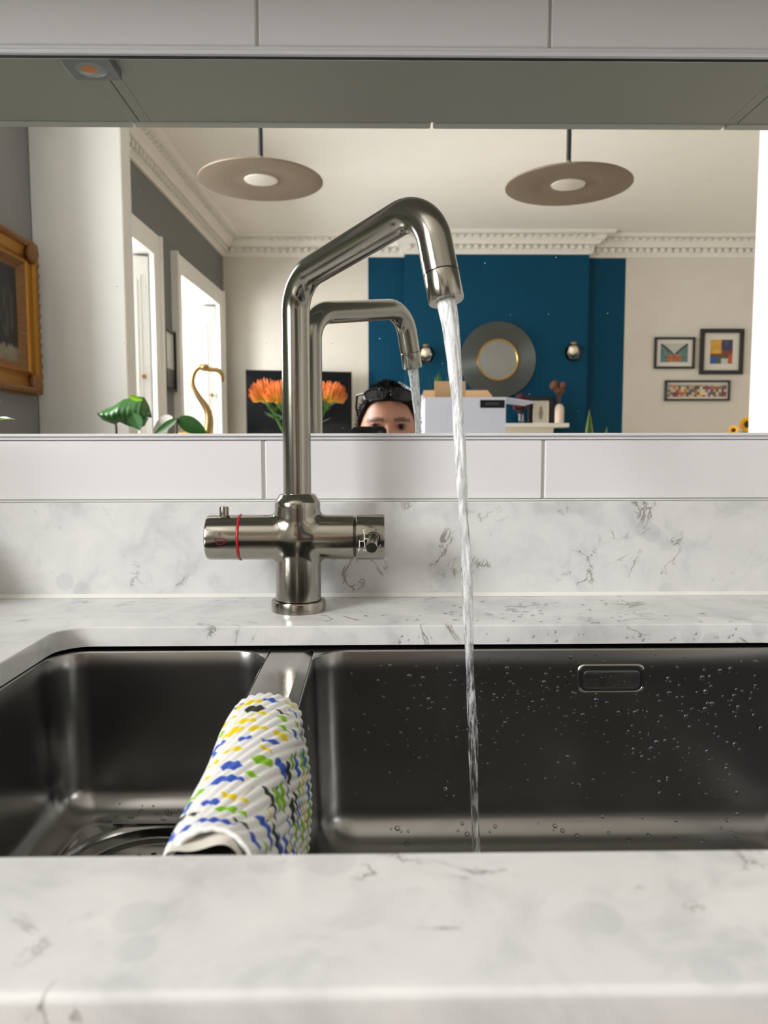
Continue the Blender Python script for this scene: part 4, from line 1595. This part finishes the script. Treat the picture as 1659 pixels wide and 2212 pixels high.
def tvbox(b, u0, u1, n0, n1, z0, z1):
    v = [tuple(c0 + du * a + dn * n + Vector((0, 0, z))) for a in (u0, u1) for n in (n0, n1) for z in (z0, z1)]
    return b.add(v, [(0, 1, 3, 2), (4, 6, 7, 5), (0, 4, 5, 1), (2, 3, 7, 6), (0, 2, 6, 4), (1, 5, 7, 3)])


TW = (c1 - c0).length
tvbox(B(), 0, TW, -.03, 0, 1.18, 1.755).build('casing', 'black_plastic', t, smooth=0)
tvbox(B(), .012, TW - .012, 0, .002, 1.20, 1.743).build('screen', 'screen_black', t, smooth=0)
tvbox(B(), TW * .42, TW * .58, -.06, -.03, 1.36, 1.58).build('mount_plate', 'black_metal', t, smooth=0)
B().tube([tuple(c0 + du * TW * .5 - dn * .05 + Vector((0, 0, 1.47))), (-.62, FY + .08, 1.47), (-.62, FY + .001, 1.47)], .02, 10).build('bracket_arm', 'black_metal', t)

# ================================================================== fireplace
t = thing('fireplace', 'white mantelpiece and fireplace against the teal chimney breast', 'fireplace', (1.153, -6.25, 0))
mt_ = B().box(.53, 1.776, BY, -6.08, 1.236, 1.275, .006)
mt_.build('mantel_shelf', 'marble_mantel', t)
B().prism([(BY, 1.10), (-6.22, 1.10), (-6.20, 1.14), (-6.15, 1.19), (-6.12, 1.236), (BY, 1.236)], .66, 1.645, 'x').build('bed_moulding', 'marble_mantel', t, smooth=40)
for xa, xb_ in ((.66, .84), (1.465, 1.645)):
    B().box(xa, xb_, BY, -6.22, 0, 1.10, .008).build('pilaster', 'marble_mantel', t)
B().box(.84, 1.465, BY, -6.25, .88, 1.10, .006).build('frieze', 'marble_mantel', t)
B().box(.86, 1.445, BY + .001, BY + .02, 0, .88).build('firebox', 'black_metal', t)
B().box(.55, 1.75, -6.36, -5.95, 0, .03, .004).build('hearth', 'marble_mantel', t)

# round mirror with wire rings
t = thing('round_mirror', 'round mirror with a wide ring of fine metal hoops on the teal breast', 'mirror', (1.166, BY, 1.50))
RM = (1.166, 0, 1.866)
for k in range(15):
    r = .196 + .0108 * k
    rs = []
    B().lathe([(r - .0042, BY + .020), (r - .002, BY + .026), (r + .002, BY + .026), (r + .0042, BY + .020)], RM, 'y', 72).build('hoop', 'ring_metal', t, smooth=180)
B().lathe([(.19, BY + .003), (.352, BY + .003), (.352, BY + .018), (.19, BY + .018), (.19, BY + .003)], RM, 'y', 72).build('backing', 'ring_metal', t, smooth=0)
B().lathe([(.0001, BY + .024), (.176, BY + .024)], RM, 'y', 72).build('glass', 'mirror_glass', t, smooth=0)
B().lathe([(.174, BY + .003), (.174, BY + .030), (.178, BY + .034), (.190, BY + .034), (.193, BY + .030), (.193, BY + .003)], RM, 'y', 72).build('rim', 'brass', t)


def sconce(x, z, label):
    t = thing('wall_sconce', label, 'wall lamp', (x, BY, z - .08), 'glass globe wall lamps on the chimney breast')
    B().lathe([(.0001, BY + .02), (.04, BY + .02), (.045, BY + .015), (.045, BY + .0005)], (x, 0, z + .02), 'y', 28).build('backplate', 'brass', t)
    B().tube([(x, BY + .015, z + .02), (x, BY + .07, z + .02), (x, BY + .115, z + .045), (x, BY + .115, z + .03)], .008, 10).build('arm', 'brass', t)
    B().lathe([(.0001, z + .075), (.026, z + .075), (.028, z + .06), (.028, z + .035)], (x, BY + .115, 0), 'z', 20).build('cap', 'brass', t)
    B().ball((x, BY + .115, z - .012), .080, 28, 18).build('globe', 'globe_glass', t, smooth=180)
    B().ball((x, BY + .115, z + .014), .042, 16, 12, (1, 1, 1.05)).build('bulb', 'filament', t, smooth=180)


sconce(.490, 1.915, 'clear glass globe wall lamp on the television side of the round mirror')
sconce(1.842, 1.935, 'clear glass globe wall lamp on the picture side of the round mirror')

# mantel ornaments
t = thing('mantel_vase', 'pale blush bottle vase with dried brown flowers at the mantel end', 'vase', (1.704, -6.17, 1.2755))
B().lathe([(.0001, 1.2755), (.036, 1.2755), (.042, 1.285), (.042, 1.40), (.036, 1.43), (.022, 1.445), (.018, 1.449), (.015, 1.449), (.015, 1.42), (.0001, 1.42)], (1.704, -6.17, 0), 'z', 28).build('bottle', 'vase_blush', t)
for k in range(7):
    a = rnd.uniform(0, 2 * PI)
    d = rnd.uniform(.02, .07)
    p = Vector((1.700 + d * math.cos(a), -6.17 + d * .5 * math.sin(a), rnd.uniform(1.55, 1.63)))
    B().tube([(1.704, -6.17, 1.42), tuple(Vector((1.703, -6.17, 1.47)).lerp(p, .4)), tuple(p)], .0025, 6).build('stem', 'dried_brown', t)
    B().ball(p, rnd.uniform(.025, .04), 10, 7, (1, .8, 1.1)).build('dried_flower', 'dried_brown', t, smooth=0)


def easel_frame(name, label, x0, x1, z0, z1, y, fw, art, mat='black_metal', lean=.05):
    t = thing(name, label, 'picture', ((x0 + x1) / 2, y, z0))
    for (a, c, e_, f_) in ((x0, x1, z0, z0 + fw), (x0, x1, z1 - fw, z1), (x0, x0 + fw, z0 + fw, z1 - fw), (x1 - fw, x1, z0 + fw, z1 - fw)):
        B().box(a, c, y - .012, y + .012, e_, f_, .002).build('frame_bar', mat, t)
    color_panel('print', t, (x1 - fw, y + .004, z0 + fw), (-1, 0, 0), (0, 0, 1), x1 - x0 - 2 * fw, z1 - z0 - 2 * fw, 40, 40, art, 'print_attr', .0005)
    B().box(x0 + fw, x1 - fw, y - .010, y + .002, z0 + fw, z1 - fw).build('backing', 'black_metal', t, smooth=0)
    return t


def bird_art(a, c):
    if abs(a - .5) < .16 * (1 - abs(c - .45) * 1.8) + .02 and .15 < c < .82: return rgb(140, 128, 110)
    return rgb(206, 198, 182)


easel_frame('mantel_picture', 'small standing picture in a thin pale frame on the mantel', 1.470, 1.612, 1.276, 1.480, -6.20, .010, bird_art, 'print_white')
easel_frame('mantel_dark_frame', 'larger black standing frame behind the small mantel picture', 1.44, 1.690, 1.276, 1.520, -6.28, .03, lambda a, c: rgb(30, 32, 36))
t = thing('burgundy_bouquet', 'glass vase of dark burgundy flowers on the mantel beside the carton', 'vase', (1.355, -6.18, 1.2755))
B().lathe([(.0001, 1.2755), (.032, 1.2755), (.036, 1.30), (.030, 1.36), (.027, 1.36), (.03, 1.30), (.0001, 1.285)], (1.355, -6.18, 0), 'z', 20).build('vessel', 'globe_glass', t)
for k in range(12):
    p = (1.365 + rnd.gauss(0, .05), -6.18 + rnd.gauss(0, .03), rnd.uniform(1.38, 1.52))
    B().ball(p, rnd.uniform(.022, .034), 10, 7).build('bloom', 'burgundy', t, smooth=0)
    B().tube([(1.355, -6.18, 1.30), p], .002, 5).build('stem', 'stem_brown', t)
t = thing('trailing_plant', 'green leafy plant in a white pot on the mantel behind the carton', 'plant', (.585, -6.2, 1.2755))
B().lathe([(.0001, 1.2755), (.05, 1.2755), (.06, 1.40), (.055, 1.40), (.0001, 1.39)], (.60, -6.2, 0), 'z', 24).build('pot', 'ceramic_white', t)
for k in range(26):
    a = rnd.uniform(0, 2 * PI)
    p = Vector((.60 + .13 * math.cos(a) * rnd.random(), -6.2 + .08 * math.sin(a) * rnd.random(), rnd.uniform(1.5, 1.74)))
    leaf(B(), (.60, -6.2, 1.39), p, .035, -.02, .2, 5, 8).build('leaf', 'leaf_mid' if k % 3 else 'leaf_dark', t, smooth=180)

# snake plant on a stool
t = thing('snake_plant', 'snake plant with yellow edged upright leaves beside the fireplace', 'plant', (1.95, -5.8, 0))
B().lathe([(.0001, .0), (.12, .0), (.15, .02), (.17, .55), (.16, .60), (.15, .58), (.0001, .57)], (1.95, -5.8, 0), 'z', 32).build('planter', 'ceramic_white', t)
for (bx_, by_, tx_, tz_, wd) in ((1.90, -5.8, 1.873, 1.385, .055), (1.98, -5.82, 2.037, 1.235, .05), (1.93, -5.76, 1.84, 1.10, .05), (2.0, -5.78, 2.09, 1.05, .05), (1.95, -5.85, 1.94, 1.15, .05)):
    lf = leaf(B(), (bx_, by_, .56), (tx_, by_, tz_), wd * 2.0, 0, .25, 5, 16, side=(1, 0, 0)).build('leaf', 'leaf_edge', t, smooth=180)
    leaf(B(), (bx_, by_ + .003, .56), (tx_, by_ + .003, tz_ - .012), wd * 1.4, 0, .25, 5, 16, side=(1, 0, 0)).build('leaf_centre', 'leaf_dark', lf, smooth=180)

# ================================================================== three framed prints on the far wall
def framed(label, x0, x1, z0, z1, fw, mount, art, nx=50, nz=40):
    y = FY
    t = thing('framed_print', label, 'picture', ((x0 + x1) / 2, y, z0), 'framed prints on the cream wall')
    for (a, c, e_, f_) in ((x0, x1, z0, z0 + fw), (x0, x1, z1 - fw, z1), (x0, x0 + fw, z0 + fw, z1 - fw), (x1 - fw, x1, z0 + fw, z1 - fw)):
        B().box(a, c, y + .001, y + .03, e_, f_, .002).build('frame_bar', 'black_metal', t)
    B().box(x0 + fw, x1 - fw, y + .001, y + .010, z0 + fw, z1 - fw).build('mount', 'print_white', t, smooth=0)
    mx, mz = mount
    # seen in the mirror the picture keeps its sides: draw along +x
    color_panel('print', t, (x1 - fw - mx, y + .0105, z0 + fw + mz), (-1, 0, 0), (0, 0, 1), x1 - x0 - 2 * (fw + mx), z1 - z0 - 2 * (fw + mz), nx, nz, lambda a, c: art(1 - a, c), 'print_attr', .0008)


def butterfly(a, c):
    x = abs(a - .5) * 2
    n = mnoise.noise((a * 9, c * 9, 1))
    bg = (.55, .56, .52)
    top = .42 + .62 * x ** .8
    if c < top and c > .05 and (x > .06 or c < .6):
        if c < .42 and x < .55: return rgb(168 + 40 * n, 104 + 50 * n, 70)
        if c > top - .12: return rgb(44, 46, 58)
        return rgb(88 + 40 * n, 122 + 30 * n, 120 + 20 * n)
    return rgb(186, 188, 178)


def abstract(a, c):
    n = mnoise.noise((a * 5, c * 5, 7)) * 20
    if c > .55 and a > .5: return rgb(58 + n, 54 + n, 92 + n)
    if c > .42 and a < .5: return rgb(206 + n, 158 + n, 60)
    if c < .4 and a > .82: return rgb(190 + n, 74, 46)
    if c < .22 and .5 < a < .8: return rgb(190, 196, 188)
    if c < .32 and a < .3: return rgb(46, 80, 150)
    if c < .32: return rgb(78, 88, 60)
    return rgb(120 + n * 2, 60 + n, 44)


def crowd(a, c):
    k = mnoise.cell((a * 22, c * 5, 3.0))
    k2 = mnoise.cell((a * 22, c * 5, 9.0))
    if c > .88 or c < .06: return rgb(196, 188, 172)
    pal = [(190, 150, 70), (120, 70, 60), (70, 100, 112), (200, 180, 120), (172, 96, 70), (196, 186, 160), (88, 96, 80), (150, 60, 60)]
    r_, g_, b_ = pal[int(abs(k) * 79) % 8]
    return rgb(r_ + 20 * k2, g_ + 20 * k2, b_ + 10)


framed('butterfly print in a thin black frame, landscape format, above the long narrow picture', 2.666, 3.050, 1.797, 2.091, .020, (.042, .038), butterfly)
framed('colourful abstract print in a thick black frame, portrait format, next to the white stub', 3.100, 3.513, 1.744, 2.169, .038, (.062, .062), abstract)
framed('long narrow colourful crowd print in a black frame, lowest of three', 2.775, 3.398, 1.496, 1.688, .018, (.012, .014), crowd, 110, 30)

# small picture between the two windows
t = thing('window_wall_picture', 'black framed picture hanging between the two tall windows', 'picture', (lx(-4.73), -4.73, 1.465))
PY0, PY1, PZ0, PZ1 = -4.84, -4.555, 1.465, 1.895
fr = B()
for (a, c, e_, f_) in ((PY0, PY1, PZ0, PZ0 + .02), (PY0, PY1, PZ1 - .02, PZ1), (PY0, PY0 + .02, PZ0 + .02, PZ1 - .02), (PY1 - .02, PY1, PZ0 + .02, PZ1 - .02)):
    B().box(lx(-4.73) + .006, lx(-4.73) + .034, a, c, e_, f_, .002).build('frame_bar', 'black_metal', t)


def seascape(a, c):
    if c < .34: return rgb(92 + 30 * mnoise.noise((a * 8, c * 8, 3)), 92, 90)
    return rgb(206, 206, 202)


color_panel('print', t, (lx(-4.73) + .016, PY0 + .02, PZ0 + .02), (0, 1, 0), (0, 0, 1), PY1 - PY0 - .04, PZ1 - PZ0 - .04, 20, 40, seascape, 'print_attr', .001)
B().box(lx(-4.73) + .006, lx(-4.73) + .014, PY0 + .02, PY1 - .02, PZ0 + .02, PZ1 - .02).build('backing', 'black_metal', t, smooth=0)

# ================================================================== sideboard with sunflowers
t = thing('sideboard', 'low wooden sideboard behind the bright white wall stub', 'sideboard', (2.75, -4.5, 0))
B().box(2.25, 3.25, -4.72, -4.28, .12, .80, .004).build('body', 'floor_wood', t)
for xx in (2.30, 3.20):
    for yy_ in (-4.67, -4.33):
        B().tube([(xx, yy_, .13), (xx, yy_, 0)], [.022, .014], 10).build('leg', 'floor_wood', t)
for xa in (2.27, 2.76):
    d = B().box(xa, xa + .47, -4.279, -4.262, .15, .78, .003).build('door', 'cabinet_door', t)
    B().ball((xa + .42, -4.252, .50), .012, 10, 8).build('knob', 'brass', d)
t = thing('sunflower_vase', 'vase on the sideboard holding the sunflowers', 'vase', (2.56, -4.5, .80))
B().lathe([(.0001, .8005), (.05, .8005), (.07, .86), (.06, .98), (.04, 1.02), (.045, 1.04), (.04, 1.04), (.035, 1.02), (.0001, .99)], (2.56, -4.5, 0), 'z', 28).build('vessel', 'ceramic_white', t)


def sunflower(c, r, label, dirv):
    c = Vector(c)
    t = thing('sunflower', label, 'flower', (2.56, -4.5, 1.0), 'sunflowers on the sideboard')
    ax = Vector(dirv).normalized()
    sd = ax.orthogonal().normalized()
    s2 = ax.cross(sd)
    B().tube([(2.56, -4.5, .98), tuple(c - ax * .04 - Vector((0, 0, .05))), tuple(c)], .006, 8).build('stem', 'leaf_mid', t)
    B().ball(c + ax * .004, r * .42, 14, 10, (1, .6, 1)).build('disc', 'sun_centre', t, smooth=0)
    src = None
    for k in range(22):
        a = 2 * PI * k / 22
        d = sd * math.cos(a) + s2 * math.sin(a)
        leaf(B(), c + d * r * .3, c + d * r + ax * (.01 if k % 2 else -.004), r * .34, 0, .2, 4, 6, side=d.cross(ax)).build('petal', 'sunflower', t, smooth=180)
    leaf(B(), c - Vector((0, 0, .06)), c + Vector((-.07, .02, -.05)), .04, 0, .2, 5, 8).build('leaf', 'leaf_mid', t, smooth=180)


sunflower((2.590, -4.45, 1.212), .058, 'large open sunflower beside the bright white wall stub', (-.25, .95, .1))
sunflower((2.500, -4.46, 1.172), .036, 'smaller sunflower low beside the large one', (-.5, .8, .3))

# ================================================================== the photographer
def skin_mesh(chains, name, mat, parent, sub=2):
    """grow a tapered surface around chains of (point, radius); a chain may start at an earlier point by index ('chain', k)"""
    V, R, E, roots = [], [], [], []
    key = {}
    for ch in chains:
        prev = None
        for it in ch:
            p, r = it
            k = tuple(round(x, 4) for x in p)
            if k in key:
                i = key[k]
            else:
                i = len(V)
                V.append(p)
                R.append(r)
                key[k] = i
                if prev is None: roots.append(i)
            if prev is not None: E.append((prev, i))
            prev = i
    me = bpy.data.meshes.new(name + '_skeleton')
    me.from_pydata(V, E, [])
    o = bpy.data.objects.new(name, me)
    COL.objects.link(o)
    md = o.modifiers.new('skin', 'SKIN')
    md.use_smooth_shade = True
    sk = me.skin_vertices[0].data
    for i, r in enumerate(R):
        sk[i].radius = (r if not isinstance(r, tuple) else r[0], r if not isinstance(r, tuple) else r[1])
        sk[i].use_root = i in roots
    sb = o.modifiers.new('sub', 'SUBSURF')
    sb.levels = sb.render_levels = sub
    dg = bpy.context.evaluated_depsgraph_get()
    dg.update()
    ev = o.evaluated_get(dg)
    m2 = bpy.data.meshes.new_from_object(ev)
    vs = [tuple(v.co) for v in m2.vertices]
    fs = [tuple(p.vertices) for p in m2.polygons]
    bpy.data.objects.remove(o)
    bpy.data.meshes.remove(m2)
    return vs, fs


HX, HY, HZ = 0.043, -1.290, 1.104         # centre of the head
person = thing('person', 'crouching person in dark clothes photographing the tap with a phone', 'person', (HX, -1.42, 0))


def head_mesh():
    b, cols = B(), []
    nu, nv = 160, 124
    skin, brow, lip, stub = np.array(rgb(202, 146, 122)), np.array(rgb(48, 34, 28)), np.array(rgb(176, 104, 96)), np.array(rgb(150, 112, 96))
    for j in range(nv + 1):
        th = PI * j / nv
        for i in range(nu):
            ph = 2 * PI * i / nu
            dx, dy, dz = math.sin(th) * math.sin(ph), math.sin(th) * math.cos(ph), math.cos(th)   # ph = 0 looks to +y
            w_ = .078 * (1 - .16 * max(0, -dz) ** 1.5 - .05 * max(0, dz))
            dep = .098 if dy < 0 else .094
            x, y, z = dx * w_, dy * dep, dz * .117
            if dy > 0:                                          # facial relief
                fx = x / .078
                ez = (z - .010)
                x_e = abs(x) - .033
                sock = math.exp(-(x_e / .016) ** 2 - (ez / .012) ** 2)
                y -= .010 * sock * dy
                y += .006 * math.exp(-((z - .027) / .010) ** 2 - (x_e / .026) ** 2) * dy      # brow ridge
                nose = math.exp(-(x / (.009 + .010 * max(0, min(1, (.012 - z) / .05)))) ** 2) * max(0, min(1, (.020 - z) / .05)) * (1 if z > -.040 else max(0, 1 - (-.040 - z) / .010))
                y += .024 * nose
                y += .006 * math.exp(-(x / .022) ** 2 - ((z + .062) / .010) ** 2)               # lips
                y += .010 * math.exp(-(x / .022) ** 2 - ((z + .098) / .016) ** 2)               # chin
            b.v.append((HX + x, HY + y, HZ + z))
            c = skin.copy()
            if dy > 0.2:
                x_e = abs(x) - .034
                if abs(z - .0275 + 5 * x_e * x_e) < .0052 and -.021 < x_e < .024: c = c * .28 + brow * .72
                if abs(z + .062) < .007 and abs(x) < .024: c = lip
            if z < -.045 and (dy > -.2): c = c * .55 + stub * .45
            cols.append(c)
    for j in range(nv):
        for i in range(nu):
            k = (i + 1) % nu
            b.f.append((j * nu + i, j * nu + k, (j + 1) * nu + k, (j + 1) * nu + i))
    return b, cols


hb, hc = head_mesh()
sh = lambda s, y, z: (HX + s, y, z)
palmL, palmR = (-.066, -.862, 1.000), (.052, -.862, 1.000)
body_ch = [
    [(sh(0, -1.52, .42), .13), (sh(0, -1.47, .60), .115), (sh(0, -1.42, .80), .125), (sh(0, -1.385, .93), .09), (sh(0, -1.345, .985), .055), (sh(0, -1.310, 1.05), .052)],
]
for sg, wr, el in ((-1, (-.085, -.925, .965), (-.235, -1.15, .80)), (1, (.078, -.925, .965), (.315, -1.15, .80))):
    body_ch.append([(sh(0, -1.385, .93), .09), (sh(sg * .165, -1.38, .905), .055), (el, .042), (wr, .026), (palmL if sg < 0 else palmR, .024)])
    body_ch.append([(sh(0, -1.52, .42), .13), (sh(sg * .10, -1.50, .40), .095), (sh(sg * .17, -1.10, .47), .062), (sh(sg * .13, -1.36, .10), .042), (sh(sg * .135, -1.24, .035), .032)])
# five fingers a hand, rooted in the palm and closed on the phone's edges
for sg, pm in ((-1, palmL), (1, palmR)):
    ex = -.0475 if sg < 0 else .0335
    for k in range(4):
        z = .978 + .021 * k
        L = (.9, 1.0, 1.05, .95)[k]
        body_ch.append([((pm[0], pm[1] + .006, z - .004), .010), ((pm[0] + sg * .008, -.846, z), .0095), ((ex + sg * .012, -.823 + .003 * k, z + .003), .0085), ((ex + sg * .001 - sg * .012 * L, -.8175, z + .004), .0075)])
    body_ch.append([((pm[0] - sg * .004, pm[1] + .002, .985), .012), ((ex - sg * .000, -.858, 1.01), .0105), ((ex - sg * .014, -.852, 1.035), .009)])
vs, fs = skin_mesh(body_ch, 'figure', None, None, 2)
off = len(hb.v)
hb.add(vs, fs)
hc = hc + [np.array(rgb(202, 146, 122))] * len(vs)
# ears
for sg in (-1, 1):
    n0 = len(hb.v)
    hb.ball((HX + sg * .079, HY - .012, HZ - .004), .031, 14, 10, (.28, .62, 1.0))
    hc += [np.array(rgb(200, 138, 116))] * (len(hb.v) - n0)
hb.build('body', 'face_attr', person, smooth=180, colors=np.array(hc))
# eyes
for sg in (-1, 1):
    ec = (HX + sg * .034, HY + .078, HZ + .010)
    ey = B().ball(ec, .0118, 16, 12).build('eye', 'eye_white_shaded', person, smooth=180)
    B().ball((ec[0] - .001, ec[1] + .0075, ec[2] - .001), .0066, 12, 8, (1, .9, 1)).build('iris', 'hair_dark', ey, smooth=180)
    B().tube([(ec[0] - .014, ec[1] + .006, ec[2] + .003), (ec[0] - .006, ec[1] + .012, ec[2] + .008), (ec[0] + .006, ec[1] + .012, ec[2] + .008), (ec[0] + .014, ec[1] + .006, ec[2] + .002)], .0022, 8).build('eyelid', 'skin', person)


def hair():
    b = B()
    rr = random.Random(3)
    nu, nv = 60, 26
    rows = []
    for j in range(nv + 1):
        row = []
        for i in range(nu):
            ph = 2 * PI * i / nu
            ad = abs(math.degrees(math.atan2(math.sin(ph), math.cos(ph))))
            thmax = float(np.interp(ad, [0, 30, 55, 68, 80, 100, 180], [.86, .88, .98, 1.30, 1.60, 1.85, 2.0]))
            th = thmax * j / nv
            dx, dy, dz = math.sin(th) * math.sin(ph), math.sin(th) * math.cos(ph), math.cos(th)
            t_ = .008 + .005 * mnoise.noise((dx * 6, dy * 6, dz * 6)) + .003 * max(0, dz)
            if j == nv: t_ = -.002
            row.append((HX + dx * (.078 + t_), HY + dy * (.096 + t_), HZ + dz * (.117 + t_)))
        rows.append(row)
    b.rings(rows, True, True, False)
    for k in range(2600):
        i, j = rr.randrange(nu), rr.randrange(2, nv)
        p = Vector(rows[j][i])
        n = (p - Vector((HX, HY, HZ))).normalized()
        d = (n * .55 + Vector((rr.uniform(-.5, .5), rr.uniform(.0, .7), rr.uniform(-.1, .4)))).normalized()
        q = p + d * rr.uniform(.008, .019)
        s_ = n.cross(d).normalized() * .0011
        b.add([p - s_ - n * .003, p + s_ - n * .003, q], [(0, 1, 2)])
    return b


hair().build('hair', 'hair_dark', person, smooth=0)
shirt = [[(sh(0, -1.50, .46), .142), (sh(0, -1.47, .60), .130), (sh(0, -1.42, .80), .140), (sh(0, -1.385, .92), .104), (sh(0, -1.355, .965), .068)]]
for sg, el, fo in ((-1, (-.235, -1.15, .80), (-.205, -1.105, .833)), (1, (.315, -1.15, .80), (.268, -1.105, .833))):
    shirt.append([(sh(0, -1.385, .92), .104), (sh(sg * .165, -1.38, .905), .068), (el, .055), (fo, .050)])
vs, fs = skin_mesh(shirt, 'shirt', None, None, 2)
B().add(vs, fs).build('shirt', 'shirt_dark', person, smooth=180)
tr = [[(sh(0, -1.515, .48), .148), (sh(0, -1.52, .42), .146)]]
for sg in (-1, 1):
    tr.append([(sh(0, -1.52, .42), .146), (sh(sg * .10, -1.50, .40), .108), (sh(sg * .17, -1.10, .47), .074), (sh(sg * .13, -1.355, .12), .055)])
vs, fs = skin_mesh(tr, 'trousers', None, None, 2)
B().add(vs, fs).build('trousers', 'trouser_dark', person, smooth=180)
for sg in (-1, 1):
    vs, fs = skin_mesh([[(sh(sg * .13, -1.39, .045), (.040, .044)), (sh(sg * .132, -1.30, .050), (.046, .046)), (sh(sg * .135, -1.20, .040), (.040, .036)), (sh(sg * .135, -1.16, .034), (.030, .028))]], 'shoe', None, None, 2)
    lo = min(v[2] for v in vs)
    vs = [(v[0], v[1], max(v[2] - lo, 0)) for v in vs]
    B().add(vs, fs).build('shoe', 'shoe_white', person, smooth=180)

# sunglasses pushed up on the hair
t = thing('sunglasses', 'black sunglasses pushed up onto the dark hair of the person', 'sunglasses', (HX, HY + .07, HZ + .08))
gy, gz = HY + .067, HZ + .093
for sg in (-1, 1):
    c = Vector((HX + sg * .035, gy, gz))
    fw_ = Vector((sg * .18, .75, .62)).normalized()
    upv = (Vector((0, -.62, .75)) - fw_ * Vector((0, -.62, .75)).dot(fw_)).normalized()
    sdv = upv.cross(fw_)
    ol = [c + sdv * .029 * math.copysign(abs(math.cos(a)) ** .75, math.cos(a)) + upv * .021 * math.copysign(abs(math.sin(a)) ** .75, math.sin(a)) for a in [2 * PI * k / 28 for k in range(28)]]
    B().tube(ol + [ol[0]], .0030, 8, False).build('rim', 'black_plastic', t)
    B().add([tuple(p) for p in ol] + [tuple(p - fw_ * .002) for p in ol], [tuple(range(28)), tuple(range(55, 27, -1))] + [(k, (k + 1) % 28, 28 + (k + 1) % 28, 28 + k) for k in range(28)]).build('lens', 'screen_black', t, smooth=0)
    e0 = c + Vector((sg * .029, -.004, .004))
    B().tube([e0, e0 + Vector((sg * .020, -.018, -.004)), e0 + Vector((sg * .024, -.07, -.035)), e0 + Vector((sg * .018, -.11, -.062))], [.0035, .0035, .003, .0025], 8).build('temple', 'black_plastic', t)
B().tube([(HX - .008, gy + .003, gz + .004), (HX, gy + .006, gz + .007), (HX + .008, gy + .003, gz + .004)], .0028, 8).build('bridge', 'black_plastic', t)

# phone held behind the lens
t = thing('phone', 'dark phone held upright in both hands of the crouching person', 'phone', (-.007, -.828, .955))
R_ = lambda d, y: [(p[0], y, p[1]) for p in rrect(-.045 + d, .031 - d, .955 + d, 1.1025 - d, .011 - d * .5, 8, 4)]
B().rings([R_(.0012, -.8340), R_(0, -.8330), R_(0, -.8270), R_(.0012, -.8258)], True, True, True).build('casing', 'black_plastic', t, smooth=40)
B().rings([R_(.003, -.83405), R_(.003, -.8343)], True, True, True).build('screen', 'screen_black', t, smooth=40)
for (px_, pz_) in ((.018, 1.086), (-.0035, 1.076)):
    B().lathe([(.0001, -.8246), (.0062, -.8246), (.0070, -.8250), (.0070, -.8262)], (px_, 0, pz_), 'y', 24).build('lens_ring', 'dark_steel', t)
